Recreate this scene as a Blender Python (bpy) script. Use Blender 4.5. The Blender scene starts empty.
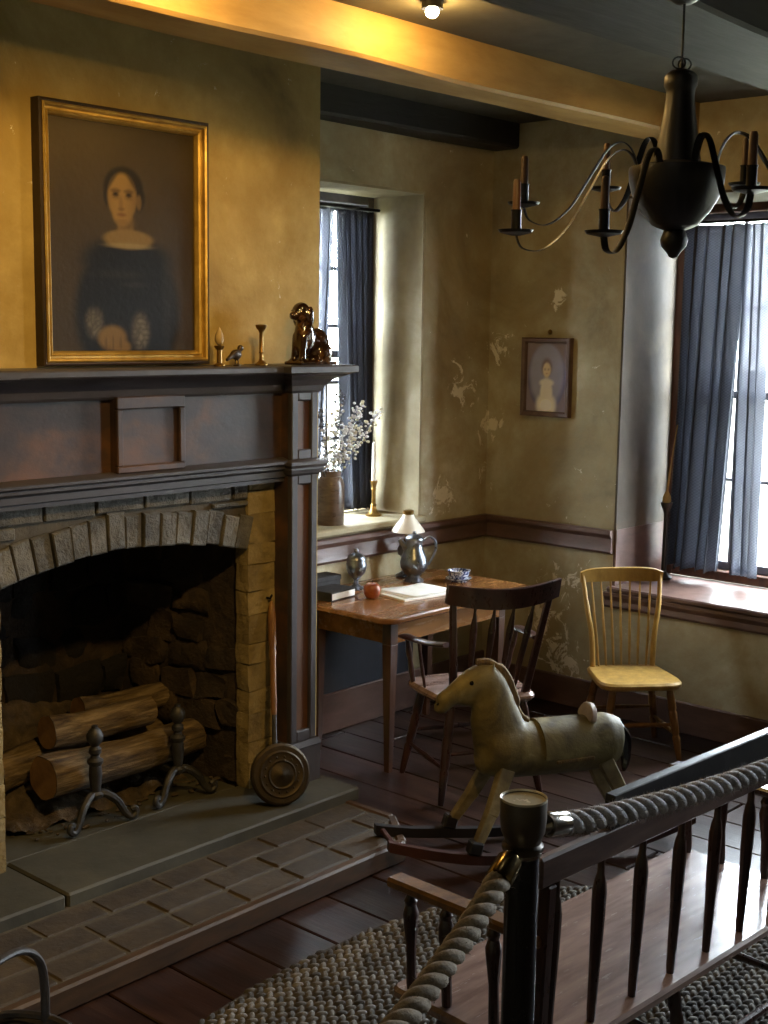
import bpy, bmesh, math, random
from mathutils import Vector, Matrix, noise as mnoise
random.seed(7)
S = bpy.context.scene
COL = S.collection
PI = math.pi

# ---------------------------------------------------------------- camera, world, lights, exposure
cam_d = bpy.data.cameras.new('camera'); cam = bpy.data.objects.new('camera', cam_d); COL.objects.link(cam)
cam_d.lens = 45.70; cam_d.sensor_width = 36.0; cam_d.clip_start = 0.05; cam_d.clip_end = 300
_yaw, _pit, _rol = math.radians(48.214), math.radians(8.106), math.radians(0.803)
_f = Vector((math.sin(_yaw)*math.cos(_pit), math.cos(_yaw)*math.cos(_pit), -math.sin(_pit)))
_r0 = Vector((math.cos(_yaw), -math.sin(_yaw), 0)); _u0 = _r0.cross(_f)
_r = _r0*math.cos(_rol) + _u0*math.sin(_rol); _u = -_r0*math.sin(_rol) + _u0*math.cos(_rol)
cam.matrix_world = Matrix(((_r.x, _u.x, -_f.x, 0), (_r.y, _u.y, -_f.y, 0), (_r.z, _u.z, -_f.z, 2.0), (0, 0, 0, 1)))
S.camera = cam

w = bpy.data.worlds.new('overcast_sky'); S.world = w; w.use_nodes = True
bg = w.node_tree.nodes['Background']; bg.inputs['Color'].default_value = (0.86, 0.93, 1.0, 1); bg.inputs['Strength'].default_value = 80.0

def portal(name, loc, rot, sx, sy):
    l = bpy.data.lights.new(name, 'AREA'); l.shape = 'RECTANGLE'; l.size = sx; l.size_y = sy
    l.cycles.is_portal = True
    o = bpy.data.objects.new(name, l); COL.objects.link(o); o.location = loc; o.rotation_euler = rot
portal('daylight_portal', (4.76, 4.86, 1.85), (-PI/2, 0, 0), 0.84, 1.7)
portal('daylight_portal', (6.42, 2.88, 1.68), (0, PI/2, 0), 2.05, 1.32)

portal('daylight_portal', (6.42, .475, 1.80), (0, PI/2, 0), 1.4, .95)

def spot(name, loc, target, power, color, angle, blend, radius):
    l = bpy.data.lights.new(name, 'SPOT'); l.energy = power; l.color = color
    l.spot_size = math.radians(angle); l.spot_blend = blend; l.shadow_soft_size = radius
    o = bpy.data.objects.new(name, l); COL.objects.link(o); o.location = loc
    o.rotation_euler = (Vector(target)-Vector(loc)).to_track_quat('-Z', 'Y').to_euler()
    return o
WARM = (1.0, 0.62, 0.19)
KEY_LOC, KEY_AIM = (2.1, 1.5, 2.982), (2.45, 3.86, 1.35)
PUCK_LOC, PUCK_AIM = (3.45, 2.90, 3.04), (2.95, 3.6, 2.70)
FILL_LOC, FILL_AIM = (4.2, 1.2, 2.86), (5.73, 2.9, 2.6)
S.view_settings.view_transform = 'Standard'; S.view_settings.look = 'None'
S.view_settings.exposure = -0.12; S.view_settings.gamma = 1.0
S.view_settings.use_curve_mapping = False

# ---------------------------------------------------------------- mesh builder
class MB:
    def __init__(s): s.v = []; s.f = []; s.c = []
    def add(s, vs, fs, M=None, col=None):
        b = len(s.v)
        for p in vs:
            p = Vector(p)
            s.v.append(M @ p if M else p)
        for f in fs: s.f.append([i+b for i in f]); s.c.append(col)
        return s
    def box(s, x0, x1, y0, y1, z0, z1, ch=0.0, M=None, col=None):
        if ch <= 0:
            vs = [(x, y, z) for z in (z0, z1) for y in (y0, y1) for x in (x0, x1)]
            return s.add(vs, [(0,2,3,1), (4,5,7,6), (0,1,5,4), (2,6,7,3), (0,4,6,2), (1,3,7,5)], M, col)
        ch = min(ch, .49*(x1-x0), .49*(y1-y0), .49*(z1-z0))
        X, Y, Z = (x0, x1), (y0, y1), (z0, z1); vs = []; idx = {}
        for a in (0, 1):
            for b in (0, 1):
                for c in (0, 1):
                    sx, sy, sz = (ch, -ch)[a], (ch, -ch)[b], (ch, -ch)[c]
                    idx[a,b,c,0] = len(vs); vs.append((X[a], Y[b]+sy, Z[c]+sz))
                    idx[a,b,c,1] = len(vs); vs.append((X[a]+sx, Y[b], Z[c]+sz))
                    idx[a,b,c,2] = len(vs); vs.append((X[a]+sx, Y[b]+sy, Z[c]))
        fs = []
        for a in (0, 1): fs.append([idx[a,b,c,0] for b, c in ((0,0),(1,0),(1,1),(0,1))])
        for b in (0, 1): fs.append([idx[a,b,c,1] for a, c in ((0,0),(0,1),(1,1),(1,0))])
        for c in (0, 1): fs.append([idx[a,b,c,2] for a, b in ((0,0),(1,0),(1,1),(0,1))])
        for b in (0, 1):
            for c in (0, 1): fs.append([idx[0,b,c,1], idx[1,b,c,1], idx[1,b,c,2], idx[0,b,c,2]])
        for a in (0, 1):
            for c in (0, 1): fs.append([idx[a,0,c,0], idx[a,1,c,0], idx[a,1,c,2], idx[a,0,c,2]])
        for a in (0, 1):
            for b in (0, 1): fs.append([idx[a,b,0,0], idx[a,b,1,0], idx[a,b,1,1], idx[a,b,0,1]])
        for a in (0, 1):
            for b in (0, 1):
                for c in (0, 1): fs.append([idx[a,b,c,0], idx[a,b,c,1], idx[a,b,c,2]])
        return s.add(vs, fs, M, col)
    def bar(s, p0, p1, w, h, ch=0.0, up=(0, 0, 1), w1=None, h1=None):
        p0, p1 = Vector(p0), Vector(p1); d = (p1-p0); L = d.length; d.normalize()
        side = d.cross(Vector(up)); 
        if side.length < 1e-4: side = d.cross(Vector((0, 1, 0)))
        side.normalize(); u = side.cross(d)
        M = Matrix(((d.x, side.x, u.x, p0.x), (d.y, side.y, u.y, p0.y), (d.z, side.z, u.z, p0.z), (0, 0, 0, 1)))
        b = len(s.v); s.box(0, L, -w/2, w/2, -h/2, h/2, ch)
        w1 = w if w1 is None else w1; h1 = h if h1 is None else h1
        for i in range(b, len(s.v)):
            p = s.v[i]; t = p.x/L if L else 0
            s.v[i] = M @ Vector((p.x, p.y*(1+(w1/w-1)*t), p.z*(1+(h1/h-1)*t)))
        return s
    def tube(s, pts, rad, seg=8, caps=True, flat=None, col=None):
        pts = [Vector(p) for p in pts]; n = len(pts)
        if not isinstance(rad, (list, tuple)): rad = [rad]*n
        t0 = (pts[1]-pts[0]).normalized()
        nrm = t0.orthogonal().normalized() if flat is None else (Vector(flat)-t0*Vector(flat).dot(t0)).normalized()
        vs = []; fs = []
        for i in range(n):
            t = (pts[min(i+1, n-1)]-pts[max(i-1, 0)]).normalized()
            nrm = (nrm-t*nrm.dot(t)).normalized(); bn = t.cross(nrm)
            r = rad[i]; ra, rb = (r if isinstance(r, (list, tuple)) else (r, r))
            for k in range(seg):
                a = 2*PI*k/seg; vs.append(pts[i]+nrm*math.cos(a)*ra+bn*math.sin(a)*rb)
        for i in range(n-1):
            for k in range(seg):
                k2 = (k+1) % seg; fs.append((i*seg+k, i*seg+k2, (i+1)*seg+k2, (i+1)*seg+k))
        if caps: fs.append(list(range(seg))[::-1]); fs.append([(n-1)*seg+k for k in range(seg)])
        return s.add(vs, fs, None, col)
    def ribbon(s, pts, width, thick, flat):
        return s.tube(pts, [(width/2, thick/2)]*len(pts), 6, True, flat)
    def lathe(s, prof, seg=20, M=None, col=None):
        vs = []; fs = []; n = len(prof)
        for r, z in prof:
            for k in range(seg):
                a = 2*PI*k/seg; vs.append((max(r, 1e-5)*math.cos(a), max(r, 1e-5)*math.sin(a), z))
        for i in range(n-1):
            for k in range(seg):
                k2 = (k+1) % seg; fs.append((i*seg+k, i*seg+k2, (i+1)*seg+k2, (i+1)*seg+k))
        fs.append(list(range(seg))[::-1]); fs.append([(n-1)*seg+k for k in range(seg)])
        return s.add(vs, fs, M, col)
    def turned(s, p0, p1, prof, seg=10):
        """prof = [(t, r)] along p0-p1"""
        p0, p1 = Vector(p0), Vector(p1)
        return s.tube([p0+(p1-p0)*t for t, r in prof], [r for t, r in prof], seg)
    def prism(s, out, z0, z1, ch=0.0, M=None):
        n = len(out); rings = []
        def ring(inset, z):
            if inset <= 0: return [(p[0], p[1], z) for p in out]
            res = []
            for i in range(n):
                a, b, c = Vector(out[i-1][:2]), Vector(out[i][:2]), Vector(out[(i+1) % n][:2])
                d1 = (b-a).normalized(); d2 = (c-b).normalized()
                n1 = Vector((-d1.y, d1.x)); n2 = Vector((-d2.y, d2.x)); m = (n1+n2)
                m = m.normalized() if m.length > 1e-5 else n1
                res.append((b.x+m.x*inset, b.y+m.y*inset, z))
            return res
        if ch > 0: rings = [ring(ch, z0), ring(0, z0+ch), ring(0, z1-ch), ring(ch, z1)]
        else: rings = [ring(0, z0), ring(0, z1)]
        vs = [p for r in rings for p in r]; fs = [list(range(n))[::-1], [(len(rings)-1)*n+i for i in range(n)]]
        for j in range(len(rings)-1):
            for i in range(n):
                i2 = (i+1) % n; fs.append((j*n+i, j*n+i2, (j+1)*n+i2, (j+1)*n+i))
        return s.add(vs, fs, M)
    def ell(s, c, r, seg=14, rings=9, M=None, col=None):
        vs = []; fs = []
        for i in range(rings+1):
            th = PI*i/rings
            for k in range(seg):
                a = 2*PI*k/seg
                vs.append((c[0]+r[0]*max(math.sin(th), 1e-4)*math.cos(a), c[1]+r[1]*max(math.sin(th), 1e-4)*math.sin(a), c[2]-r[2]*math.cos(th)))
        for i in range(rings):
            for k in range(seg):
                k2 = (k+1) % seg; fs.append((i*seg+k, i*seg+k2, (i+1)*seg+k2, (i+1)*seg+k))
        return s.add(vs, fs, M, col)
    def grid(s, fn, nu, nv, col=None):
        vs = [fn(i/nu, j/nv) for j in range(nv+1) for i in range(nu+1)]; fs = []
        for j in range(nv):
            for i in range(nu):
                a = j*(nu+1)+i; fs.append((a, a+1, a+nu+2, a+nu+1))
        return s.add(vs, fs, None, col)
    def cove(s, x0, x1, y0, y1, steps):
        """stack of rectangles that grow to the left, right and front (y0 side): steps = [(grow, z)]"""
        vs = []; fs = []
        for e, z in steps: vs += [(x0-e, y0-e, z), (x1+e, y0-e, z), (x1+e, y1, z), (x0-e, y1, z)]
        n = len(steps)
        for i in range(n-1):
            for k in range(4):
                k2 = (k+1) % 4; fs.append((i*4+k, i*4+k2, i*4+4+k2, i*4+4+k))
        fs += [(3, 2, 1, 0), tuple((n-1)*4+k for k in range(4))]
        return s.add(vs, fs)
    def mesh(s, name, mat=None, smooth=35):
        me = bpy.data.meshes.new(name); me.from_pydata([tuple(p) for p in s.v], [], s.f)
        if any(c is not None for c in s.c):
            at = me.color_attributes.new('tint', 'FLOAT_COLOR', 'CORNER'); k = 0
            for f, c in zip(s.f, s.c):
                c = c or (1, 1, 1)
                for _ in f: at.data[k].color = (c[0], c[1], c[2], 1); k += 1
        bm = bmesh.new(); bm.from_mesh(me); bmesh.ops.recalc_face_normals(bm, faces=bm.faces); bm.to_mesh(me); bm.free()
        if smooth:
            me.polygons.foreach_set('use_smooth', [True]*len(me.polygons))
            me.set_sharp_from_angle(angle=math.radians(smooth))
        if mat: me.materials.append(mat)
        return me
    def build(s, name, mat, parent=None, smooth=35, loc=None, label=None):
        return obj(name, s.mesh(name, mat, smooth), parent, loc, label)

def obj(name, me, parent=None, loc=None, label=None):
    o = bpy.data.objects.new(name, me); COL.objects.link(o)
    if parent: o.parent = parent
    if loc is not None: o.location = loc
    if label: o['label'] = label
    return o
def thing(name, label, cat, loc=(0, 0, 0), rotz=0, group=None):
    o = bpy.data.objects.new(name, None); COL.objects.link(o); o.empty_display_size = .05
    o.location = loc; o.rotation_euler = (0, 0, rotz); o['label'] = label; o['category'] = cat
    if group: o['group'] = group
    return o
def tag(o, label, cat, group=None):
    o['label'] = label; o['category'] = cat
    if group: o['group'] = group
    return o
def struct(o, label=None):
    o['kind'] = 'structure'
    if label: o['label'] = label
    return o
def stuff(o): o['kind'] = 'stuff'; return o
def dup(root, loc, rotz, label=None):
    r = root.copy(); COL.objects.link(r); r.location = loc; r.rotation_euler = (0, 0, rotz)
    if label: r['label'] = label
    for ch in list(root.children):
        c = ch.copy(); COL.objects.link(c); c.parent = r
        for g in ch.children:
            d = g.copy(); COL.objects.link(d); d.parent = c
    return r
def spline(pts, n=6):
    """Catmull-Rom through pts"""
    P = [Vector(p) for p in pts]; out = []
    for i in range(len(P)-1):
        p0, p1, p2, p3 = P[max(i-1, 0)], P[i], P[i+1], P[min(i+2, len(P)-1)]
        for k in range(n):
            t = k/n
            out.append(0.5*((2*p1)+(-p0+p2)*t+(2*p0-5*p1+4*p2-p3)*t*t+(-p0+3*p1-3*p2+p3)*t**3))
    out.append(P[-1]); return out
def remesh(o, vox, it=4):
    m = o.modifiers.new('remesh', 'REMESH'); m.mode = 'VOXEL'; m.voxel_size = vox; m.use_smooth_shade = True
    m = o.modifiers.new('smooth', 'SMOOTH'); m.iterations = it; m.factor = .5
    return o

# ---------------------------------------------------------------- materials
def lin(h):
    h = h.lstrip('#'); r = []
    for i in (0, 2, 4):
        c = int(h[i:i+2], 16)/255; r.append(c/12.92 if c <= .04045 else ((c+.055)/1.055)**2.4)
    return (*r, 1)
def new_mat(name):
    m = bpy.data.materials.new(name); m.use_nodes = True; nt = m.node_tree
    return m, nt, nt.nodes['Principled BSDF']
def N(nt, typ, **kw):
    n = nt.nodes.new(typ)
    for k, v in kw.items():
        if k in n.inputs: n.inputs[k].default_value = v
        else: setattr(n, k, v)
    return n
def coords(nt, scale=(1, 1, 1), rand=False):
    tc = N(nt, 'ShaderNodeTexCoord'); mp = N(nt, 'ShaderNodeMapping'); mp.inputs['Scale'].default_value = scale
    nt.links.new(tc.outputs['Object'], mp.inputs['Vector'])
    if rand:
        oi = N(nt, 'ShaderNodeObjectInfo'); ml = N(nt, 'ShaderNodeMath', operation='MULTIPLY'); ml.inputs[1].default_value = 37.0
        nt.links.new(oi.outputs['Random'], ml.inputs[0]); cb = N(nt, 'ShaderNodeCombineXYZ')
        for i in range(3): nt.links.new(ml.outputs[0], cb.inputs[i])
        nt.links.new(cb.outputs[0], mp.inputs['Location'])
    return mp.outputs['Vector']
def ramp(nt, fac, cols):
    r = N(nt, 'ShaderNodeValToRGB'); e = r.color_ramp.elements
    while len(e) < len(cols): e.new(.5)
    for el, (p, c) in zip(e, cols): el.position = p; el.color = lin(c) if isinstance(c, str) else c
    nt.links.new(fac, r.inputs['Fac']); return r.outputs['Color']
def mixc(nt, fac, a, b, mode='MIX'):
    m = N(nt, 'ShaderNodeMix', data_type='RGBA', blend_type=mode)
    for s_, v in ((0, fac), (6, a), (7, b)):
        if isinstance(v, (int, float)): m.inputs[s_].default_value = v
        elif isinstance(v, str): m.inputs[s_].default_value = lin(v)
        elif isinstance(v, tuple): m.inputs[s_].default_value = v
        else: nt.links.new(v, m.inputs[s_])
    return m.outputs[2]
def surf(name, cols, scale=4, stretch=(1, 1, 1), rough=.7, bump=.2, bscale=None, metal=0, detail=6, dist=0.3, rand=0.0, spec=.5, coat=0, bdist=.01, tint=False, rrand=.12):
    """noise-coloured surface; cols = [(pos, hex)]"""
    m, nt, b = new_mat(name)
    v = coords(nt, stretch, rand > 0)
    n = N(nt, 'ShaderNodeTexNoise', Scale=scale, Detail=detail, Roughness=.6, Distortion=dist); nt.links.new(v, n.inputs['Vector'])
    c = ramp(nt, n.outputs['Fac'], cols)
    if tint:
        a = N(nt, 'ShaderNodeVertexColor', layer_name='tint'); c = mixc(nt, 1.0, c, a.outputs['Color'], 'MULTIPLY')
    if rand:
        oi = N(nt, 'ShaderNodeObjectInfo'); h = N(nt, 'ShaderNodeHueSaturation')
        mr = N(nt, 'ShaderNodeMapRange'); mr.inputs['To Min'].default_value = 1-rand; mr.inputs['To Max'].default_value = 1+rand
        nt.links.new(oi.outputs['Random'], mr.inputs['Value']); nt.links.new(mr.outputs[0], h.inputs['Value']); nt.links.new(c, h.inputs['Color']); c = h.outputs['Color']
    nt.links.new(c, b.inputs['Base Color'])
    b.inputs['Metallic'].default_value = metal; b.inputs['Specular IOR Level'].default_value = spec
    b.inputs['Coat Weight'].default_value = coat; b.inputs['Coat Roughness'].default_value = .12
    n2 = N(nt, 'ShaderNodeTexNoise', Scale=(bscale or scale*3), Detail=5, Roughness=.65); nt.links.new(v, n2.inputs['Vector'])
    mr = N(nt, 'ShaderNodeMapRange'); mr.inputs['To Min'].default_value = max(rough-rrand, .02); mr.inputs['To Max'].default_value = min(rough+rrand, 1)
    nt.links.new(n2.outputs['Fac'], mr.inputs['Value']); nt.links.new(mr.outputs[0], b.inputs['Roughness'])
    if bump:
        bp = N(nt, 'ShaderNodeBump', Strength=bump, Distance=bdist); nt.links.new(n2.outputs['Fac'], bp.inputs['Height']); nt.links.new(bp.outputs[0], b.inputs['Normal'])
    return m

def plaster(name, flakes, cols=('#776c52', '#9d9274', '#b3aa8d', '#c6bfa7'), sec='#978460'):
    m, nt, b = new_mat(name); v = coords(nt)
    n1 = N(nt, 'ShaderNodeTexNoise', Scale=1.5, Detail=7, Roughness=.62, Distortion=.5); nt.links.new(v, n1.inputs['Vector'])
    c = ramp(nt, n1.outputs['Fac'], list(zip((.30, .44, .58, .74), cols)))
    n2 = N(nt, 'ShaderNodeTexNoise', Scale=5.0, Detail=8, Roughness=.7); nt.links.new(v, n2.inputs['Vector'])
    f2 = ramp(nt, n2.outputs['Fac'], [(.40, (0, 0, 0, 1)), (.75, (1, 1, 1, 1))])
    c = mixc(nt, f2, c, sec)
    n3 = N(nt, 'ShaderNodeTexNoise', Scale=9.0, Detail=9, Roughness=.72, Distortion=1.2); nt.links.new(v, n3.inputs['Vector'])
    tot = None
    for (p, r) in flakes:                      # worn places where the paint has come off
        d = N(nt, 'ShaderNodeVectorMath', operation='DISTANCE'); nt.links.new(v, d.inputs[0]); d.inputs[1].default_value = p
        mr = N(nt, 'ShaderNodeMapRange'); mr.inputs['From Min'].default_value = 0; mr.inputs['From Max'].default_value = r
        mr.inputs['To Min'].default_value = .22; mr.inputs['To Max'].default_value = 0; nt.links.new(d.outputs['Value'], mr.inputs['Value'])
        if tot is None: tot = mr.outputs[0]
        else:
            a = N(nt, 'ShaderNodeMath', operation='MAXIMUM'); nt.links.new(tot, a.inputs[0]); nt.links.new(mr.outputs[0], a.inputs[1]); tot = a.outputs[0]
    a = N(nt, 'ShaderNodeMath', operation='ADD'); nt.links.new(n3.outputs['Fac'], a.inputs[0])
    if tot is not None: nt.links.new(tot, a.inputs[1])
    else: a.inputs[1].default_value = 0
    ff = ramp(nt, a.outputs[0], [(.655, (0, 0, 0, 1)), (.69, (1, 1, 1, 1))])
    c = mixc(nt, ff, c, '#e0d9c6')
    nt.links.new(c, b.inputs['Base Color']); b.inputs['Roughness'].default_value = .78; b.inputs['Specular IOR Level'].default_value = .3
    n4 = N(nt, 'ShaderNodeTexNoise', Scale=7, Detail=6, Roughness=.6); nt.links.new(v, n4.inputs['Vector'])
    s1 = N(nt, 'ShaderNodeMath', operation='SUBTRACT'); nt.links.new(n4.outputs['Fac'], s1.inputs[0])
    sc = N(nt, 'ShaderNodeMath', operation='MULTIPLY'); sc.inputs[1].default_value = .15; nt.links.new(ff, sc.inputs[0]); nt.links.new(sc.outputs[0], s1.inputs[1])
    bp = N(nt, 'ShaderNodeBump', Strength=.35, Distance=.02); nt.links.new(s1.outputs[0], bp.inputs['Height']); nt.links.new(bp.outputs[0], b.inputs['Normal'])
    return m

def cloth(name, c1, c2, scale, transl=.5, transp=.12):
    """checked curtain cloth that lets some daylight through"""
    m, nt, b = new_mat(name)
    tc = N(nt, 'ShaderNodeTexCoord'); ck = N(nt, 'ShaderNodeTexChecker', Scale=scale); nt.links.new(tc.outputs['UV'], ck.inputs['Vector'])
    ck.inputs['Color1'].default_value = lin(c1); ck.inputs['Color2'].default_value = lin(c2)
    b.inputs['Roughness'].default_value = .9; nt.links.new(ck.outputs['Color'], b.inputs['Base Color'])
    tr = N(nt, 'ShaderNodeBsdfTranslucent'); nt.links.new(ck.outputs['Color'], tr.inputs['Color'])
    tp = N(nt, 'ShaderNodeBsdfTransparent')
    m1 = N(nt, 'ShaderNodeMixShader'); m1.inputs[0].default_value = transl; nt.links.new(b.outputs[0], m1.inputs[1]); nt.links.new(tr.outputs[0], m1.inputs[2])
    m2 = N(nt, 'ShaderNodeMixShader'); m2.inputs[0].default_value = transp; nt.links.new(m1.outputs[0], m2.inputs[1]); nt.links.new(tp.outputs[0], m2.inputs[2])
    nt.links.new(m2.outputs[0], nt.nodes['Material Output'].inputs['Surface']); return m

FL = [((5.73, 3.928, 2.162), .10), ((5.73, 4.29, 1.90), .16), ((5.73, 4.33, 1.46), .16), ((5.73, 3.85, .645), .20), ((5.73, 3.80, .26), .22),
      ((5.482, 4.365, 1.67), .22), ((5.33, 4.365, 1.09), .2), ((5.98, 3.53, 1.72), .14), ((5.73, 3.95, .45), .16)]
mPL = plaster('olive plaster', FL)
mPL2 = plaster('mustard plaster', [((5, 5, 5), .1)], ('#766238', '#9c8650', '#b19b62', '#c0ae7c'), '#927a42')
mREV = surf('pale plaster reveal', [(.3, '#7f7357'), (.55, '#9f9476'), (.75, '#b9af95')], 3, bump=.3)
mREV2 = surf('dark plaster reveal', [(.3, '#3b3228'), (.55, '#4d4335'), (.75, '#625642')], 3, bump=.3)  # darker tone than the alcove reveal
mCEIL = surf('dark ceiling plaster', [(.3, '#2d2a22'), (.7, '#464236')], 2.5, bump=.15)  # even dark brownish grey
mBEAMY = surf('ochre painted beam', [(.3, '#8a6a36'), (.5, '#a5844a'), (.7, '#b8995e')], 3, (.6, 2, 2), .6, .3)
mBEAMD = surf('black stained beam', [(.3, '#100f10'), (.7, '#201e1c')], 3, (.5, 3, 3), .65, .3)
mTRIM = surf('plum brown painted wood', [(.3, '#4b372f'), (.6, '#63493f'), (.8, '#765c50')], 5, (1, 1, 3), .42, .12)
mMANT = surf('dark umber painted wood', [(.34, '#231c1a'), (.48, '#372924'), (.58, '#4d3523'), (.72, '#664223')], 3.4, (1, 1, 1.3), .45, .15, 14)
mMANTD = surf('dark grey painted molding', [(.3, '#2c2a2c'), (.7, '#454145')], 3, rough=.42, bump=.1)
mPANEL = surf('rust brown panel', [(.3, '#3d2616'), (.7, '#5e3d20')], 3, (1, 1, .5), .5, .1)
mFLOOR = surf('worn floor board', [(.3, '#180e0b'), (.5, '#2a1913'), (.75, '#3d2920')], 3, (5, .6, 3), .33, .12, 8, rand=.25)
mRUGB = surf('rug backing', [(.3, '#2b2622'), (.7, '#4a433b')], 20, rough=.95)
mRUG = surf('braided wool', [(.3, '#bbbbbb'), (.7, '#ffffff')], 30, rough=.95, bump=.4, tint=True)
mBRICK = surf('hearth brick', [(.3, '#271f14'), (.55, '#372c1c'), (.8, '#473a26')], 9, rough=.78, bump=.5, rand=.22)
mSLAB = surf('grey hearth stone', [(.3, '#323128'), (.55, '#434136'), (.8, '#53503f')], 4, rough=.68, bump=.3, rand=.08)
mMORT = surf('old mortar', [(.3, '#3a3529'), (.7, '#524a3b')], 14, rough=.9, bump=.4)
mWHITEB = surf('limewashed arch brick', [(.3, '#35332e'), (.5, '#4e4b43'), (.75, '#6e6a5f')], 7, rough=.85, bump=.9, rand=.12, bdist=.02)
mJAMB = surf('ochre jamb stone', [(.3, '#665736'), (.55, '#8c7a4e'), (.8, '#a69468')], 8, rough=.85, bump=.8, rand=.12, bdist=.02)
mSOOTSHADE = surf('soot and shade black fire back', [(.3, '#0b0a09'), (.7, '#1c1815')], 7, rough=.95, bump=.9, bdist=.02)  # black holds both soot and the shade deep in the firebox
mSOOT = surf('sooty firebox stone', [(.3, '#1c1610'), (.55, '#362a1d'), (.8, '#54432b')], 7, rough=.95, bump=.9, rand=.2, bdist=.02)
mASH = surf('ash and earth', [(.3, '#2c241b'), (.55, '#4e4232'), (.8, '#70624c')], 16, rough=1, bump=.9, bdist=.02)
mBARK = surf('log bark', [(.35, '#3d3023'), (.52, '#655439'), (.7, '#8f7c5e')], 9, (.5, 4, 4), .95, 1.0, 8, bdist=.02, rand=.12)
mCUT = surf('cut log end', [(.3, '#6b4a26'), (.7, '#96703e')], 12, rough=.9, bump=.3)
mIRON = surf('cast iron', [(.3, '#2a2a2b'), (.7, '#4d4b48')], 14, rough=.5, bump=.3, metal=.6)
mBLACKI = surf('black iron', [(.3, '#0d0d0e'), (.7, '#1b1b1c')], 14, rough=.42, bump=.1, metal=.5)
mBRASS = surf('aged brass', [(.3, '#6a5128'), (.7, '#a8864a')], 9, rough=.33, bump=.1, metal=.9)
mCOPPER = surf('tarnished brass pan', [(.3, '#2f281d'), (.7, '#524531')], 9, rough=.52, bump=.25, metal=.7)
mPEWTER = surf('pewter', [(.3, '#6c7078'), (.7, '#9a9ea6')], 9, rough=.3, bump=.1, metal=.95)
mGOLD = surf('gilded frame', [(.3, '#876a2c'), (.6, '#b39348'), (.8, '#cdb066')], 12, rough=.42, bump=.15, metal=.55)
mFRMP = surf('plum frame wood', [(.3, '#4a372f'), (.7, '#6e564a')], 8, rough=.35, bump=.1)
mFRMD = surf('dark frame wood', [(.3, '#211812'), (.7, '#3b2a1c')], 8, rough=.5, bump=.1)
mTABLE = surf('waxed brown table wood', [(.3, '#5a381d'), (.5, '#7d522b'), (.75, '#9c6b3a')], 2.2, (.7, 4, 4), .26, .03, 5, detail=3, dist=.1, coat=.3)
mBLKBOARD = surf('slate black board', [(.3, '#1b1b20'), (.7, '#2d2d35')], 5, rough=.5, bump=.1)
mTLEG = surf('dark table leg wood', [(.3, '#2d1d15'), (.7, '#523525')], 4, (5, 5, 1), .4, .1)
mRAIL = surf('plum brown back rail wood', [(.3, '#4a3a35'), (.55, '#66524a'), (.8, '#7d675d')], 4, (1, 6, 6), .35, .06)
mDARKW = surf('dark mahogany stain', [(.3, '#1f100c'), (.55, '#38201a'), (.8, '#4e3026')], 5, (4, 4, 1.2), .3, .08, coat=.15)
mYEL = surf('mustard painted chair wood', [(.3, '#8c6c31'), (.55, '#ae8945'), (.8, '#c8a663')], 5, (4, 4, 1.2), .35, .08, coat=.2)
mBORD = surf('worn hearth border wood', [(.3, '#33261a'), (.7, '#513c28')], 6, (1, 4, 4), .5, .12)
mLEGB = surf('worn brown leg wood', [(.3, '#5b3a20'), (.7, '#87602f')], 6, (4, 4, 1.2), .4, .08)
mSEATP = surf('plum brown seat wood', [(.3, '#6a544d'), (.55, '#8e756b'), (.8, '#a58d82')], 4, (1, 6, 6), .24, .06, coat=.4)
mHORSE = surf('worn ochre horse paint', [(.3, '#3f371f'), (.5, '#64582f'), (.66, '#7c6f42'), (.8, '#a49a78')], 8, rough=.6, bump=.35, dist=.8)
mHORSEL = surf('worn grey horse leg paint', [(.3, '#574c31'), (.55, '#7d704c'), (.8, '#a0967a')], 14, rough=.65, bump=.3)
mMANE = surf('brown mane', [(.3, '#4c3a1f'), (.7, '#7d6436')], 10, (6, 6, 1), .9, .6)
mSADDLE = surf('faded pink cantle', [(.3, '#8a7a68'), (.7, '#b3a18c')], 9, rough=.6)
mROCK = surf('red brown rocker', [(.3, '#24120e'), (.7, '#4b2a20')], 6, rough=.45, bump=.15)
mBLKW = surf('black rocker paint', [(.3, '#0d0c0d'), (.7, '#211d1c')], 6, rough=.4, bump=.1)
mEYE = surf('glossy black', [(.3, '#050505'), (.7, '#0c0b0a')], 6, rough=.15, bump=0)
mPOST = surf('satin black post', [(.3, '#121214'), (.7, '#1e1e21')], 8, rough=.24, bump=.03, spec=.6)
mCAP = surf('bronze brown cap', [(.3, '#3a332c'), (.7, '#574c40')], 8, rough=.4, bump=.05, metal=.4)
mCAPT = surf('satin brass cap top', [(.3, '#cfc4a6'), (.7, '#e2d9be')], 8, rough=.25, bump=.02, metal=.25, coat=.4)
mCHROME = surf('polished nickel', [(.3, '#8d8a84'), (.7, '#bdbab2')], 8, rough=.16, bump=0, metal=1)
mBRZ = surf('polished bronze', [(.3, '#6c5c3c'), (.7, '#9b875c')], 8, rough=.2, bump=0, metal=1)
mROPE = surf('grey hemp rope', [(.3, '#8d8c90'), (.55, '#b9b7ba'), (.8, '#d6d4d6')], 60, rough=.95, bump=.6, bdist=.004)
mROPE2 = surf('tan hemp rope', [(.3, '#7d7060'), (.55, '#a39786'), (.8, '#c2b8a8')], 60, rough=.95, bump=.6, bdist=.004)
mCHAND = surf('black chandelier wood', [(.3, '#0c0b0c'), (.7, '#19171a')], 6, rough=.45, bump=.1)
mCANDB = surf('brown wax candle', [(.3, '#44301f'), (.7, '#6b4a31')], 8, rough=.5, bump=.1)
mWAX = surf('ivory wax candle', [(.3, '#d8d3c4'), (.7, '#efece2')], 8, rough=.45, bump=.05)
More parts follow.
